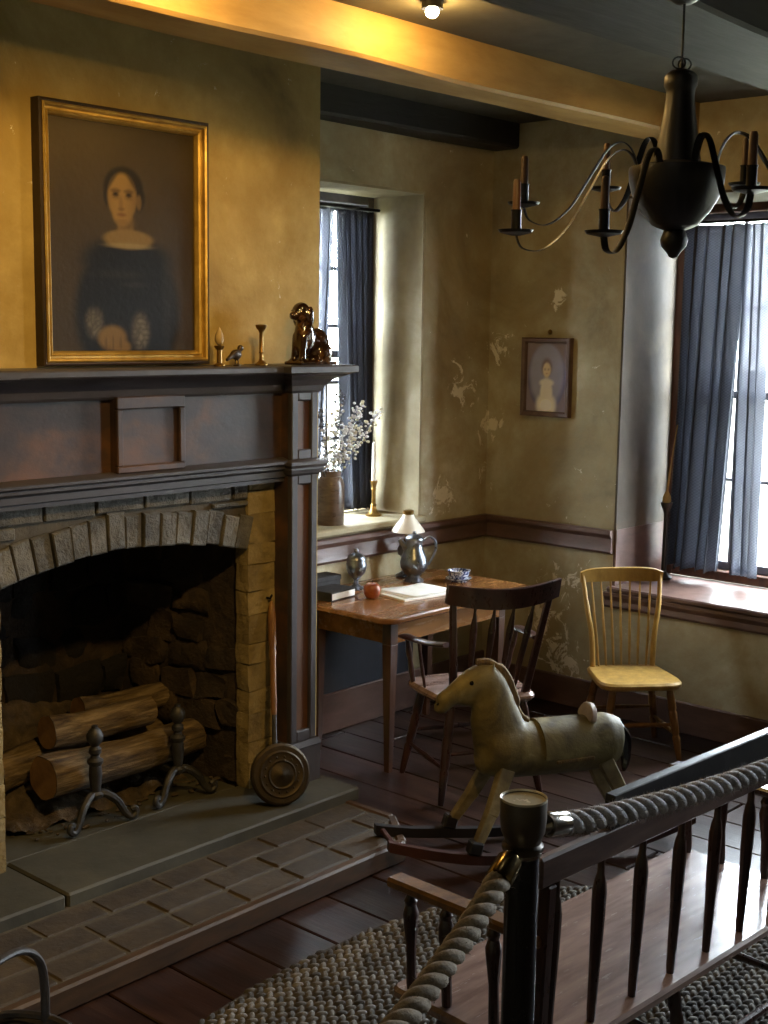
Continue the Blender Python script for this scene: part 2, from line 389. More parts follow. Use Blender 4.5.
mSHADE = surf('white glass shade', [(.3, '#d8d0bd'), (.7, '#efe9da')], 8, rough=.3, bump=0)
mPAPER = surf('cream paper', [(.3, '#d9d6cd'), (.7, '#efede6')], 8, rough=.8, bump=.05)
mAPPLE = surf('russet apple skin', [(.3, '#6e2f1c'), (.55, '#95502c'), (.75, '#b88a52')], 12, rough=.3, bump=.03)
mCROCK = surf('brown stoneware', [(.3, '#43362d'), (.7, '#6b5a4c')], 8, (1, 1, 3), .3, .1)
mLEAF = surf('dried blue stems', [(.3, '#4a4f5e'), (.7, '#6e7384')], 20, rough=.9)
mFLOWER = surf('white dried blossom', [(.3, '#cfd0d6'), (.7, '#eeeef2')], 30, rough=.9, bump=.3)
mFLOWG = surf('cream dried blossom', [(.3, '#b7b299'), (.7, '#d8d3bd')], 30, rough=.9, bump=.3)
mDOG = surf('glossy brown glaze', [(.38, '#140b06'), (.55, '#2f1c0d'), (.72, '#6b4c26')], 22, rough=.13, bump=.15, coat=.6, bdist=.004)
mBIRD = surf('dark bronze bird', [(.3, '#2a2118'), (.7, '#4f3d26')], 14, rough=.4, metal=.5)
mWICK = surf('dark wicker', [(.3, '#1d1a19'), (.7, '#3c3733')], 20, rough=.5, bump=.3, rand=.1)
mWOOL = surf('raw wool', [(.3, '#8f8b8a'), (.7, '#d2cfce')], 14, rough=.95, bump=.6)
mCHAR = surf('dark cloth', [(.3, '#141315'), (.7, '#29272a')], 14, rough=.8)
mCUR = cloth('blue checked curtain', '#33363f', '#63666f', 230, .5, .03)
mCURL = cloth('pale checked curtain', '#4d505a', '#82858e', 230, .6, .10)
mWFR = surf('grey painted sash', [(.3, '#57565a'), (.7, '#7b7a80')], 6, rough=.5, bump=.1)
mWFRB = surf('red brown window frame', [(.3, '#3d2318'), (.7, '#5f3a28')], 5, (4, 4, 1), .4, .1)
mBLUEC = surf('blue and white china', [(.42, '#2e3c66'), (.5, '#8f9ab8'), (.56, '#dfe3ea')], 38, rough=.15, bump=0, dist=1.5)
mTAN = surf('tan tallow dipper', [(.3, '#8a744a'), (.7, '#b59c6a')], 8, rough=.5)
mGRD = surf('dull winter grass', [(.3, '#4a4a3c'), (.7, '#66644f')], .6, rough=.95, bump=.2)
mHOUSE = surf('black lamp housing', [(.3, '#111111'), (.7, '#1c1c1c')], 8, rough=.5, bump=0)
def glass(name):
    m, nt, b = new_mat(name)
    g = N(nt, 'ShaderNodeBsdfGlossy', Roughness=.03); g.inputs['Color'].default_value = (1, 1, 1, 1)
    t = N(nt, 'ShaderNodeBsdfTransparent'); t.inputs['Color'].default_value = (.95, .97, .98, 1)
    x = N(nt, 'ShaderNodeMixShader')
    x.inputs[0].default_value = .05; nt.links.new(t.outputs[0], x.inputs[1]); nt.links.new(g.outputs[0], x.inputs[2])
    nt.links.new(x.outputs[0], nt.nodes['Material Output'].inputs['Surface']); return m
mGLASS = glass('old window glass')
def emit(name, col, st):
    m, nt, b = new_mat(name); b.inputs['Base Color'].default_value = (*col, 1); b.inputs['Emission Color'].default_value = (*col, 1); b.inputs['Emission Strength'].default_value = st
    return m
mBULB = emit('lit bulb', (1, .9, .72), 60)
def paintmat(name, rough):
    m, nt, b = new_mat(name); a = N(nt, 'ShaderNodeVertexColor', layer_name='paint'); v = coords(nt)
    n = N(nt, 'ShaderNodeTexNoise', Scale=45, Detail=5); nt.links.new(v, n.inputs['Vector'])
    nt.links.new(a.outputs['Color'], b.inputs['Base Color']); b.inputs['Roughness'].default_value = rough; b.inputs['Specular IOR Level'].default_value = .15
    bp = N(nt, 'ShaderNodeBump', Strength=.25, Distance=.004); nt.links.new(n.outputs['Fac'], bp.inputs['Height']); nt.links.new(bp.outputs[0], b.inputs['Normal']); return m
mPAINT = paintmat('old oil paint', .42); mPRINT = paintmat('glazed print', .12)

# ================================================================ SETTING
CEIL = 3.07
# floor: sub-floor and single boards running towards the hearth
floor = MB().box(-1.6, 6.4, -2.6, 4.9, -.12, -.03).build('floor', mFLOOR, None, 0); struct(floor, 'worn dark wooden board floor')
BW = .235
x = 2.667-17*BW; k = 0
board_meshes = {}
while x < 5.75:
    y = -2.55 - (k % 3)*.6
    while y < 4.38:
        L = (2.05, 2.75, 2.4)[(k+int(y*3)) % 3]; y0, y1 = max(y, -2.58), min(y+L, 4.38)
        if y1-y0 > .05:
            key = round(y1-y0, 3)
            if key not in board_meshes: board_meshes[key] = MB().box(.003, BW-.003, .003, key-.003, -.03, 0, .004).mesh('floor_board', mFLOOR, 0)
            o = obj('floor_board', board_meshes[key], floor, (x, y0, random.uniform(-.0015, 0)))
        y += L
    x += BW; k += 1

# yard outside the windows
struct(MB().lathe([(.0, -.62), (90, -.62), (90, -.55), (.0, -.55)], 48).build('outdoor_ground', mGRD, None, 0), 'dull grass yard outside the windows')
# walls
def holed_wall(name, mat, boxes, label):
    mb = MB()
    for b in boxes: mb.box(*b)
    return struct(mb.build(name, mat, None, 0), label)
YA, XR = 4.365, 5.73
W1 = (4.36, 5.17, 1.0, 2.68)          # window 1: x0 x1 z0 z1
W2 = (2.25, 3.53, .66, 2.66)          # window 2: y0 y1 z0 z1
W3 = (.0, .95, 1.1, 2.5)               # small window 3, unseen, added to bring daylight onto the ropes and post
wb = holed_wall('wall_back', mPL, [(3.6, W1[0], YA, 4.92, -.03, CEIL), (W1[1], 6.35, YA, 4.92, -.03, CEIL), (W1[0], W1[1], YA, 4.92, -.03, W1[2]), (W1[0], W1[1], YA, 4.92, W1[3], CEIL)], 'ochre plaster alcove wall with window')
wr = holed_wall('wall_right', mPL, [(XR, 6.35, W2[1], YA, -.03, CEIL), (XR, 6.35, W3[1], W2[0], -.03, CEIL), (XR, 6.35, -2.6, W3[0], -.03, CEIL), (XR, 6.35, W3[0], W3[1], -.03, W3[2]), (XR, 6.35, W3[0], W3[1], W3[3], CEIL),
    (XR, 6.35, W2[0], W2[1], -.03, W2[2]), (XR, 6.35, W2[0], W2[1], W2[3], CEIL)], 'ochre plaster wall with deep window niche')
struct(MB().box(-1.7, -1.58, -2.6, 3.86, -.03, CEIL).build('wall_left', mPL, None, 0))
struct(MB().box(-1.7, 6.35, -2.7, -2.58, -.03, CEIL).build('wall_front', mPL, None, 0))
ceil = struct(MB().box(-1.7, 6.4, -2.7, 4.95, CEIL, CEIL+.12).build('ceiling', mCEIL, None, 0), 'dim grey plaster ceiling between beams')
# pale lining of the window niches
def lining(name, boxes, mat, parent):
    mb = MB()
    for b in boxes: mb.box(*b)
    return mb.build(name, mat, parent, 0)
lining('reveal', [(W1[1]-.012, W1[1], YA+.003, 4.74, W1[2], W1[3]), (W1[0], W1[0]+.012, YA+.003, 4.74, W1[2], W1[3]), (W1[0], W1[1], YA+.003, 4.74, W1[3]-.012, W1[3])], mREV, wb)
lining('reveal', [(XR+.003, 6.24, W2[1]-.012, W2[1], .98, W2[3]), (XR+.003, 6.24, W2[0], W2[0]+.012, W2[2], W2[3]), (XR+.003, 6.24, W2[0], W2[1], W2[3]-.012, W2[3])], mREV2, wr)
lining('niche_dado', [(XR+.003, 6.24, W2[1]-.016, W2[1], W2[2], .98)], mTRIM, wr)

# chimney breast: plaster above, masonry round the fire opening
YB, XB = 3.86, 3.895
YM = 3.80                                                       # face of the masonry
OX0, OX1 = 2.326, 3.442
cw = MB()
cw.box(-1.6, XB, YB, 4.92, 1.36, CEIL)                          # upper breast
cw.box(-1.6, 2.20, YB, 4.92, -.03, 1.36)                        # left pier
cw.box(3.66, XB, YB, 4.92, -.03, 1.36)                          # right pier
cw.box(2.20, 3.66, 4.50, 4.92, -.03, 1.36)                      # behind the fire back
chim = struct(cw.build('wall_chimney', mPL2, None, 0), 'ochre plaster chimney breast above fireplace')
HZ = .12
# mortar bed behind the face stones: jambs and the arch spandrel
mb = MB()
mb.box(OX1+.012, 3.66, YM+.012, YM+.06, HZ, 1.40); mb.box(2.15, OX0-.012, YM+.012, YM+.06, HZ, 1.40)
CH, RISE = (OX1-OX0)/2, .075
RAD = (CH*CH+RISE*RISE)/(2*RISE); CX = (OX0+OX1)/2; ZS = 1.118; CZ = ZS+RISE-RAD
NA = 28; pts = []
for i in range(NA+1):
    xx = OX0-.01+(OX1-OX0+.02)*i/NA; pts.append((xx, CZ+math.sqrt(max(RAD*RAD-(xx-CX)**2, 0))+.012))
for i in range(NA):
    (xa, za), (xb, zb) = pts[i], pts[i+1]
    vs = [(xa, YM+.012, za), (xb, YM+.012, zb), (xb, YM+.012, 1.41), (xa, YM+.012, 1.41), (xa, YM+.16, za), (xb, YM+.16, zb), (xb, YM+.16, 1.41), (xa, YM+.16, 1.41)]
    mb.add(vs, [(0, 1, 2, 3), (4, 7, 6, 5), (0, 4, 5, 1), (3, 2, 6, 7)])
mb.build('mortar_bed', mMORT, chim, 0)
# voussoirs
a_half = math.asin((CH)/RAD); NV = 15
for i in range(NV):
    a0 = -a_half+2*a_half*i/NV; a1 = -a_half+2*a_half*(i+1)/NV; g = .0015
    r0 = RAD-.004+random.uniform(-.006, .004); r1 = RAD+random.uniform(.115, .135)
    def pt(a, r, y): return (CX+math.sin(a)*r, y, CZ+math.cos(a)*r)
    y0 = YM-random.uniform(.0, .014); b = MB()
    e = .006/RAD
    vs = [pt(a0+e*.4, r0, y0+.006), pt(a1-e*.4, r0, y0+.006), pt(a1-e*.4, r1, y0+.006), pt(a0+e*.4, r1, y0+.006),
          pt(a0+e, r0+.006, y0), pt(a1-e, r0+.006, y0), pt(a1-e, r1-.006, y0), pt(a0+e, r1-.006, y0),
          pt(a0+e*.4, r0, y0+.16), pt(a1-e*.4, r0, y0+.16), pt(a1-e*.4, r1, y0+.16), pt(a0+e*.4, r1, y0+.16)]
    fs = [(4, 5, 6, 7)]+[(k, (k+1) % 4, 4+(k+1) % 4, 4+k) for k in range(4)]+[(k, (k+1) % 4, 8+(k+1) % 4, 8+k) for k in range(4)]
    b.add(vs, fs); b.build('brick', mWHITEB, chim, 25)
# flat courses above the arch
z = 1.255; row = 0
while z < 1.40:
    x = OX0-.14-(row % 2)*.11
    while x < OX1+.0:
        L = .215; x0, x1 = max(x, 2.21), min(x+L-.008, OX1)
        if x1-x0 > .03:
            zc = max(CZ+math.sqrt(max(RAD*RAD-(xx-CX)**2, 0)) for xx in (x0, (x0+x1)/2, x1))+.135
            za = max(z, zc)
            if z+.058-za > .012: MB().box(x0, x1, YM-random.uniform(0, .008), YM+.05, za, min(z+.058, 1.402), .005).build('brick', mWHITEB, chim, 0)
        x += L
    z += .066; row += 1
# jamb stones
def rough_box(mb, x0, x1, y0, y1, z0, z1, amp, n=3, seed=0, rnd_edge=.10):
    """box with worn, uneven faces"""
    bm = bmesh.new(); bmesh.ops.create_cube(bm, size=1); bmesh.ops.subdivide_edges(bm, edges=bm.edges[:], cuts=n, use_grid_fill=True)
    rnd = random.Random(seed)
    off = Vector((rnd.uniform(0, 50),)*3)
    c = Vector(((x0+x1)/2, (y0+y1)/2, (z0+z1)/2)); s = Vector((x1-x0, y1-y0, z1-z0))
    for v in bm.verts:
        p = v.co.copy(); r = max(abs(p.x), abs(p.y), abs(p.z))*2
        q = Vector((p.x, p.y, p.z)); l = q.length
        q = q*(1-rnd_edge*max(0, (l-.55)/.3))
        w_ = Vector((q.x*s.x, q.y*s.y, q.z*s.z))+c
        w_ += Vector(mnoise.noise_vector(w_*9+off))*amp
        v.co = w_
    bm.verts.index_update()
    mb.add([v.co.copy() for v in bm.verts], [[v.index for v in f.verts] for f in bm.faces]); bm.free(); return mb
for side in (0, 1):
    z = HZ; i = 0
    while z < 1.39:
        h = (.11, .085, .12, .095)[i % 4]; z1 = min(z+h, 1.395)
        x0, x1 = ((2.16, OX0), (OX1, 3.64))[side]
        rough_box(MB(), x0, x1, YM-.002, YM+.075, z+.0005, z1-.0005, .007, 3, i+side*40, .035).build('stone', mJAMB, chim, 60)
        z = z1; i += 1
# firebox: splayed cheeks, back, floor, throat
BX0, BX1, BY = 2.50, 3.31, 4.46
mb = MB()
mb.box(2.2, 3.66, YB+.02, 4.9, .0, HZ-.02)
for sx_ in ((OX1+.05, YM+.07, BX1+.04, BY+.03), (OX0-.05, YM+.07, BX0-.04, BY+.03)):
    mb.bar((sx_[0], sx_[1], .75), (sx_[2], sx_[3], .75), .04, 1.4)
mb.box(2.2, 3.66, BY+.02, BY+.05, 0, 1.45)
mb.box(2.2, 3.66, YB+.14, 4.9, 1.37, 1.47)
mb.build('firebox_shell', mSOOT, chim, 0)
def cheek(xa, ya, xb, yb, seed, rows=7, cols=5, flip=1, mat=None):
    d = Vector((xb-xa, yb-ya, 0)); L = d.length; d.normalize(); nrm = Vector((-d.y, d.x, 0))*flip
    M = Matrix(((d.x, nrm.x, 0, xa), (d.y, nrm.y, 0, ya), (0, 0, 1, 0), (0, 0, 0, 1)))
    rnd = random.Random(seed); z = HZ-.01
    for r in range(rows):
        h = (1.40-HZ)/rows; u = -rnd.uniform(0, .08)
        while u < L-.01:
            wd = rnd.uniform(.13, .24); dp = rnd.uniform(-.035, .02)
            m2 = MB(); rough_box(m2, max(u, 0), min(u+wd, L), -.10, dp, z+.001, z+h-.001, .034, 3, rnd.randint(0, 9999))
            if min(u+wd, L)-max(u, 0) > .04:
                m2.v = [M @ v for v in m2.v]; m2.build('stone', mat or mSOOT, chim, 60)
            u += wd+.004
        z += h
cheek(OX1+.012, YM+.06, BX1, BY, 3, 11, 5, 1)
cheek(BX1, BY, BX0, BY, 5, 8, 6, 1, mSOOTSHADE)
cheek(BX0, BY, OX0-.012, YM+.06, 9, 9, 5, 1, mSOOTSHADE)

# hearth: stone slabs on a brick tier with a wooden border
hearth = MB().prism([(-1.55, 3.07), (3.56, 3.07), (3.715, 3.255), (3.715, 3.86), (-1.55, 3.86)], -.02, .0735).build('hearth', mMORT, None, 0); struct(hearth, 'raised brick and stone hearth with wooden border')
MB().box(-1.56, 3.563, 3.045, 3.085, -.0, .08, .008).build('border_board', mBORD, hearth, 0)
MB().bar((3.553, 3.063, .04), (3.718, 3.262, .04), .04, .08, .008).build('border_board', mBORD, hearth, 0)
MB().box(3.695, 3.735, 3.258, 3.86, .0, .08, .008).build('border_board', mBORD, hearth, 0)
bmesh_b = [MB().box(0, .242, 0, .122, 0, .075, .007).mesh('brick', mBRICK, 0), MB().box(0, .117, 0, .122, 0, .075, .007).mesh('brick', mBRICK, 0)]
for r in range(3):
    y = 3.090+r*.134
    x = (3.56, 3.69, 3.69)[r]-.25
    if r % 2: 
        o = obj('brick', bmesh_b[1], hearth, (3.690-.12, y, .005))
        x = 3.690-.125-.25
    while x > .5:
        o = obj('brick', bmesh_b[0], hearth, (x, y, .0035+random.uniform(-.002, .002))); o.rotation_euler.z = random.uniform(-.008, .008); x -= .25
xs = [-1.55, -.7, .1, .9, 1.55, 2.36, 3.79]
for a, b in zip(xs[:-1], xs[1:]): MB().box(a+.004, b-.004, 3.495, 3.87, .064, HZ, .008).build('hearth_slab', mSLAB, hearth, 0)
MB().box(2.32, 3.44, 3.866, 4.2, .08, HZ-.002, .006).build('hearth_slab', mSLAB, hearth, 0)

# beams
def beam(y0, y1, z0, mat, x0=-1.58, x1=XR, label=None):
    n = 40
    def wob(x, s): return mnoise.noise(Vector((x*1.3, s*7.7, 3.3)))*.012
    vs = []; fs = []
    for i in range(n+1):
        x = x0+(x1-x0)*i/n; c = .012
        ring = [(y0+wob(x, 1), CEIL+.01), (y0+wob(x, 1), z0+c+wob(x, 2)), (y0+c+wob(x, 1), z0+wob(x, 2)), (y1-c, z0+wob(x, 3)), (y1, z0+c+wob(x, 3)), (y1, CEIL+.01)]
        vs += [(x, p, q) for p, q in ring]
    for i in range(n):
        for k in range(6):
            k2 = (k+1) % 6; fs.append((i*6+k, i*6+k2, i*6+6+k2, i*6+6+k))
    fs += [list(range(6)), [n*6+k for k in range(6)]]
    return struct(MB().add(vs, fs).build('ceiling_beam', mat, None, 30), label)
beam(3.15, 3.36, 2.905, mBEAMY, label='ochre painted ceiling beam before the chimney breast')
beam(4.20, YA, 2.94, mBEAMD, 3.9, label='dark soffit beam over the alcove window')
beam(1.96, 2.40, 2.93, mBEAMD, label='black ceiling beam above the chandelier')
beam(.55, .85, 2.93, mBEAMD, label='black ceiling beam out over the settee')

# chair rail and baseboards
def rail_profile(mb, along, a0, a1, face, z0, z1, depth, sgn):
    steps = [(0, z0), (depth*.55, z0), (depth*.75, z0+.012), (depth*.6, z0+.028), (depth*.55, z1-.045), (depth*.75, z1-.035), (depth, z1-.022), (depth, z1-.006), (depth*.85, z1), (0, z1)]
    vs = []; n = len(steps)
    for a in (a0, a1):
        for d, z in steps: vs.append((a, face-sgn*d, z) if along == 'x' else (face-sgn*d, a, z))
    fs = [(k, (k+1) % n, n+(k+1) % n, n+k) for k in range(n)]+[list(range(n)), list(range(n, 2*n))]
    return mb.add(vs, fs)
struct(rail_profile(MB(), 'x', 3.9, XR, YA, .855, .978, .035, 1).build('trim_1', mTRIM, None, 20), 'plum brown chair rail under the alcove window')
struct(rail_profile(MB(), 'y', W2[1], YA-.03, XR, .855, .978, .035, 1).build('trim_2', mTRIM, None, 20), 'plum brown chair rail below the small picture')
struct(rail_profile(MB(), 'y', -2.5, W2[0]-.02, XR, .855, .978, .035, 1).build('trim_3', mTRIM, None, 20))
dd = struct(MB().box(3.9, 5.12, YA-.012, YA+.01, .2, .70, .003).build('trim_4', mBLKBOARD, None, 0), 'slate black board on the wall behind the table')  # plain dark board laid over the lower alcove wall
MB().box(3.9, 5.12, YA-.026, YA+.01, .70, .722, .004).build('cap_molding', mBLKBOARD, dd, 0)
struct(MB().box(3.9, XR, YA-.022, YA, 0, .20, .005).build('baseboard_back', mTRIM, None, 0))
struct(MB().box(XR-.022, XR, -2.5, YA-.023, 0, .16, .005).build('baseboard_right', mTRIM, None, 0))

# windows -------------------------------------------------------
def window(idx, axis, a0, a1, z0, z1, plane, ncol, nrow, sgn, label, frame_mat):
    """axis 'x': pane plane y=plane; axis 'y': pane plane x=plane"""
    def bx(mb, u0, u1, d0, d1, q0, q1, ch=.004):
        if axis == 'x': mb.box(u0, u1, plane+min(d0*sgn, d1*sgn), plane+max(d0*sgn, d1*sgn), q0, q1, ch)
        else: mb.box(plane+min(d0*sgn, d1*sgn), plane+max(d0*sgn, d1*sgn), u0, u1, q0, q1, ch)
        return mb
    fr = .055
    m = MB(); bx(m, a0, a0+fr, -.07, .06, z0, z1); bx(m, a1-fr, a1, -.07, .06, z0, z1); bx(m, a0+fr, a1-fr, -.07, .06, z1-fr, z1); bx(m, a0+fr, a1-fr, -.07, .06, z0, z0+fr)
    win = struct(m.build('window_%d' % idx, frame_mat, None, 0), label)
    u0, u1, q0, q1 = a0+fr, a1-fr, z0+fr, z1-fr; zm = (q0+q1)/2
    m = MB(); s = .035
    bx(m, u0, u0+s, -.02, .02, q0, q1); bx(m, u1-s, u1, -.02, .02, q0, q1); bx(m, u0+s, u1-s, -.02, .02, q0, q0+s*1.3); bx(m, u0+s, u1-s, -.02, .02, q1-s, q1); bx(m, u0+s, u1-s, -.03, .02, zm-.02, zm+.02)
    m.build('sash', mWFR, win, 0)
    ux = [u0+s+(u1-u0-2*s)*i/ncol for i in range(ncol+1)]; qz = [q0+s+(q1-q0-2*s)*i/nrow for i in range(nrow+1)]
    for i in range(1, ncol): bx(MB(), ux[i]-.010, ux[i]+.010, -.018, .018, q0+s, q1-s).build('muntin', mWFR, win, 0)
    for j in range(1, nrow):
        if abs(qz[j]-zm) > .03: bx(MB(), u0+s, u1-s, -.017, .017, qz[j]-.010, qz[j]+.010).build('muntin', mWFR, win, 0)
    for i in range(ncol):
        for j in range(nrow): bx(MB(), ux[i]+.004, ux[i+1]-.004, -.0015, .0015, qz[j]+.004, qz[j+1]-.004, 0).build('pane', mGLASS, win, 0)
    return win
win1 = window(1, 'x', W1[0], W1[1], W1[2]+.03, W1[3], 4.78, 3, 5, 1, 'tall sash window in the deep alcove niche', mWFR)
win2 = window(2, 'y', W2[0], W2[1], W2[2]+.03, W2[3], 6.31, 4, 4, 1, 'tall many paned window in the right wall', mWFRB)
win3 = window(3, 'y', W3[0], W3[1], W3[2], W3[3], 6.31, 2, 3, 1, 'small added right wall window out of view, lighting the ropes', mWFRB)
MB().box(W1[0]-.02, W1[1]+.02, YA-.03, 4.74, W1[2]-.012, W1[2]+.022, .008).build('window_sill', mREV, win1, 0)
MB().box(XR-.04, 6.26, W2[0]-.05, W2[1]+.012, W2[2], W2[2]+.028, .008).build('window_sill', mTRIM, win2, 0)
rail_profile(MB(), 'y', W2[0]-.05, W2[1]+.03, XR, W2[2]-.085, W2[2]-.001, .03, 1).build('sill_apron', mTRIM, win2, 20)

# curtains ------------------------------------------------------
def curtain(fn_top, fn_bot, z0, z1, nf, amp, axis, plane, seed, nu=160, nv=40):
    rnd = random.Random(seed); ph = [rnd.uniform(0, 6) for _ in range(4)]
    mb = MB()
    def f(u, v):
        t = v**.8; a = fn_bot[0]*(1-t)+fn_top[0]*t; b = fn_bot[1]*(1-t)+fn_top[1]*t
        s = a+(b-a)*(u+1.9/(4*PI*nf)*math.sin(4*PI*nf*u+2*ph[0])+.012*math.sin(2*PI*u*nf*.5+ph[1]))
        k = amp*(1-.35*v)
        d = k*math.sin(2*PI*nf*u+ph[0]+.5*math.sin(3*v+ph[2]))+k*.4*math.sin(2*PI*nf*.37*u+ph[3]+1.5*v)
        z = z0+(z1-z0)*v+(.006*math.sin(2*PI*nf*u) if v < .02 else 0)
        return (s, plane+d, z) if axis == 'x' else (plane+d, s, z)
    mb.grid(f, nu, nv)
    return mb, nu, nv
def build_curtain(args, name, mat, label, aspect):
    mb, nu, nv = args
    me = mb.mesh(name, mat, 180)
    uv = me.uv_layers.new(name='UVMap')
    for p in me.polygons:
        for li in p.loop_indices:
            vi = me.loops[li].vertex_index; uv.data[li].uv = ((vi % (nu+1))/nu*aspect, (vi//(nu+1))/nv*2.0)
    o = obj(name, me); m = o.modifiers.new('solid', 'SOLIDIFY'); m.thickness = .0012
    return tag(o, label, 'curtain')
c = build_curtain(curtain((4.84, 5.10), (4.93, 5.12), 1.045, 2.585, 6, .028, 'x', 4.665, 1), 'curtain', mCUR, 'blue checked curtain at the right of the alcove window', .5)
c = build_curtain(curtain((4.40, 4.80), (4.40, 4.70), 1.045, 2.585, 5, .016, 'x', 4.66, 8), 'curtain', mCURL, 'pale curtain mostly hidden behind the chimney breast', .6)
c = build_curtain(curtain((3.43, 3.10), (3.465, 3.18), .745, 2.54, 4.5, .05, 'y', 6.18, 2), 'curtain', mCUR, 'blue checked curtain beside the brown window frame, right wall', .5)
c = build_curtain(curtain((3.11, 2.98), (3.085, 2.95), .745, 2.54, 2.5, .04, 'y', 6.18, 5), 'curtain', mCURL, 'narrow pale checked curtain drop in front of right window panes', .25)
tag(MB().tube([(4.38, 4.665, 2.60), (5.15, 4.665, 2.60)], .008, 8).build('curtain_rod', mBLACKI), 'thin iron curtain rod in the alcove window niche', 'curtain rod')
tag(MB().tube([(6.18, 2.27, 2.555), (6.18, 3.51, 2.555)], .008, 8).build('curtain_rod', mBLACKI), 'thin iron curtain rod across the right wall window', 'curtain rod')

# mantelpiece ---------------------------------------------------
mt = thing('mantelpiece', 'dark painted wooden mantelpiece with pilasters and panelled frieze', 'mantelpiece', (0, 0, 0))
PXL, PXR = (2.03, 2.176), (3.587, 3.733)
mb = MB(); mb.box(PXL[1]-.02, PXR[0]+.02, 3.762, YB, 1.45, 1.76); mb.build('frieze', mMANT, mt, 0)
TX0, TX1 = 2.758, 3.063
tb = MB().box(TX0, TX1, 3.738, 3.764, 1.475, 1.745).build('centre_tablet', mMANT, mt, 0)
for (a, b, c_, d) in ((TX0, TX1, 1.475, 1.50), (TX0, TX1, 1.70, 1.745), (TX0, TX0+.026, 1.50, 1.70), (TX1-.026, TX1, 1.50, 1.70)):
    MB().box(a, b, 3.718, 3.739, c_, d, .004).build('tablet_molding', mMANT, tb, 0)
for (a, b) in (PXL, PXR):
    pl = MB().box(a, b, 3.725, YB, .30, 1.42).build('pilaster', mMANT, mt, 0)
    for (x0, x1, z0, z1) in ((a, a+.036, .30, 1.42), (b-.036, b, .30, 1.42), (a+.036, b-.036, .30, .345), (a+.036, b-.036, 1.37, 1.42)):
        MB().box(x0, x1, 3.70, 3.726, z0, z1, .004).build('pilaster_molding', mMANTD, pl, 0)
    MB().box(a+.036, b-.036, 3.716, 3.727, .345, 1.37, .0).build('pilaster_panel', mPANEL, pl, 0)
    MB().cove(a-.004, b+.004, 3.694, YB, [(.008, HZ), (.008, .27), (.012, .278), (.004, .30)]).build('plinth', mMANTD, pl, 20)
    bl = MB().box(a, b, 3.725, YB, 1.46, 1.76).build('frieze_block', mMANT, mt, 0)
    for (x0, x1, z0, z1) in ((a, a+.036, 1.47, 1.745), (b-.036, b, 1.47, 1.745), (a+.036, b-.036, 1.47, 1.51), (a+.036, b-.036, 1.705, 1.745)):
        MB().box(x0, x1, 3.70, 3.726, z0, z1, .004).build('block_molding', mMANTD, bl, 0)
    MB().box(a+.036, b-.036, 3.716, 3.727, 1.51, 1.705).build('block_panel', mPANEL, bl, 0)
    MB().cove(a, b, 3.70, YB, [(0, 1.405), (.012, 1.415), (.018, 1.43), (.018, 1.438), (.03, 1.45), (.03, 1.462), (.0, 1.472)]).build('capital_molding', mMANTD, mt, 20)
    MB().cove(a, b, 3.70, YB, [(0, 1.735), (.012, 1.745), (.02, 1.765), (.045, 1.79), (.08, 1.805), (.085, 1.81), (.105, 1.815), (.115, 1.82), (.115, 1.842), (.108, 1.847)]).build('shelf_breakout', mMANTD, mt, 20)
MB().cove(PXL[1], PXR[0], 3.745, YB, [(0, 1.382), (.0, 1.397), (.012, 1.402), (.012, 1.425), (.03, 1.436), (.03, 1.448), (.045, 1.456), (.045, 1.466), (0, 1.478)]).build('architrave', mMANTD, mt, 20)
MB().cove(PXL[1]-.01, PXR[0]+.01, 3.74, YB, [(0, 1.735), (.01, 1.745), (.02, 1.768), (.05, 1.795), (.085, 1.81), (.10, 1.815)]).build('cornice', mMANTD, mt, 20)
MB().box(PXL[0]-.1, PXR[1]+.1, 3.628, YB, 1.816, 1.845, .006).build('shelf', mMANTD, mt, 0)

# ================================================================ LIGHT FITTINGS
def spot_fitting(loc, target, power, angle, radius, label, lit=True):
    t = thing('ceiling_spotlight', label, 'spotlight', loc)
    d = (Vector(target)-Vector(loc)).normalized() if angle else Vector((0, 0, -1))
    p = Vector((0, 0, 0))
    MB().tube([p-d*.05, p-d*.045, p-d*.008, p-d*.006], [.02, .034, .036, .036], 16, False).build('housing', mHOUSE, t)
    MB().ell((0, 0, -.002), (.023, .023, .021), 14, 9).build('bulb', mBULB, t)
    MB().tube([p-d*.048, (p-d*.048)*.9+Vector((0, 0, .002)), (-d.x*.043, -d.y*.043, CEIL-loc[2])], .008, 8).build('stem', mHOUSE, t)
    if not angle:
        ld = bpy.data.lights.new('bulb_light', 'POINT'); ld.energy = power; ld.color = WARM; ld.shadow_soft_size = radius
        l = bpy.data.objects.new('bulb_light', ld); COL.objects.link(l); l.parent = t; l.location = (0, 0, -.045); return t
    l = spot('spotlight_beam', (0, 0, 0), d, power, WARM, angle, .6, radius); l.parent = t; l.location = d*.045
    return t
spot_fitting(PUCK_LOC, PUCK_AIM, 16, 0, .025, 'glaring little spotlight on the ceiling beside the ochre beam')
spot_fitting((2.5, 2.90, 3.04), PUCK_AIM, 16, 0, .025, 'second little ceiling spotlight beside the ochre beam, above the portrait')
spot_fitting(KEY_LOC, KEY_AIM, 175, 84, .05, 'warm ceiling spotlight aimed at the portrait, out of view')
spot_fitting(FILL_LOC, FILL_AIM, 28, 80, .05, 'warm ceiling spotlight aimed at the right wall, out of view')

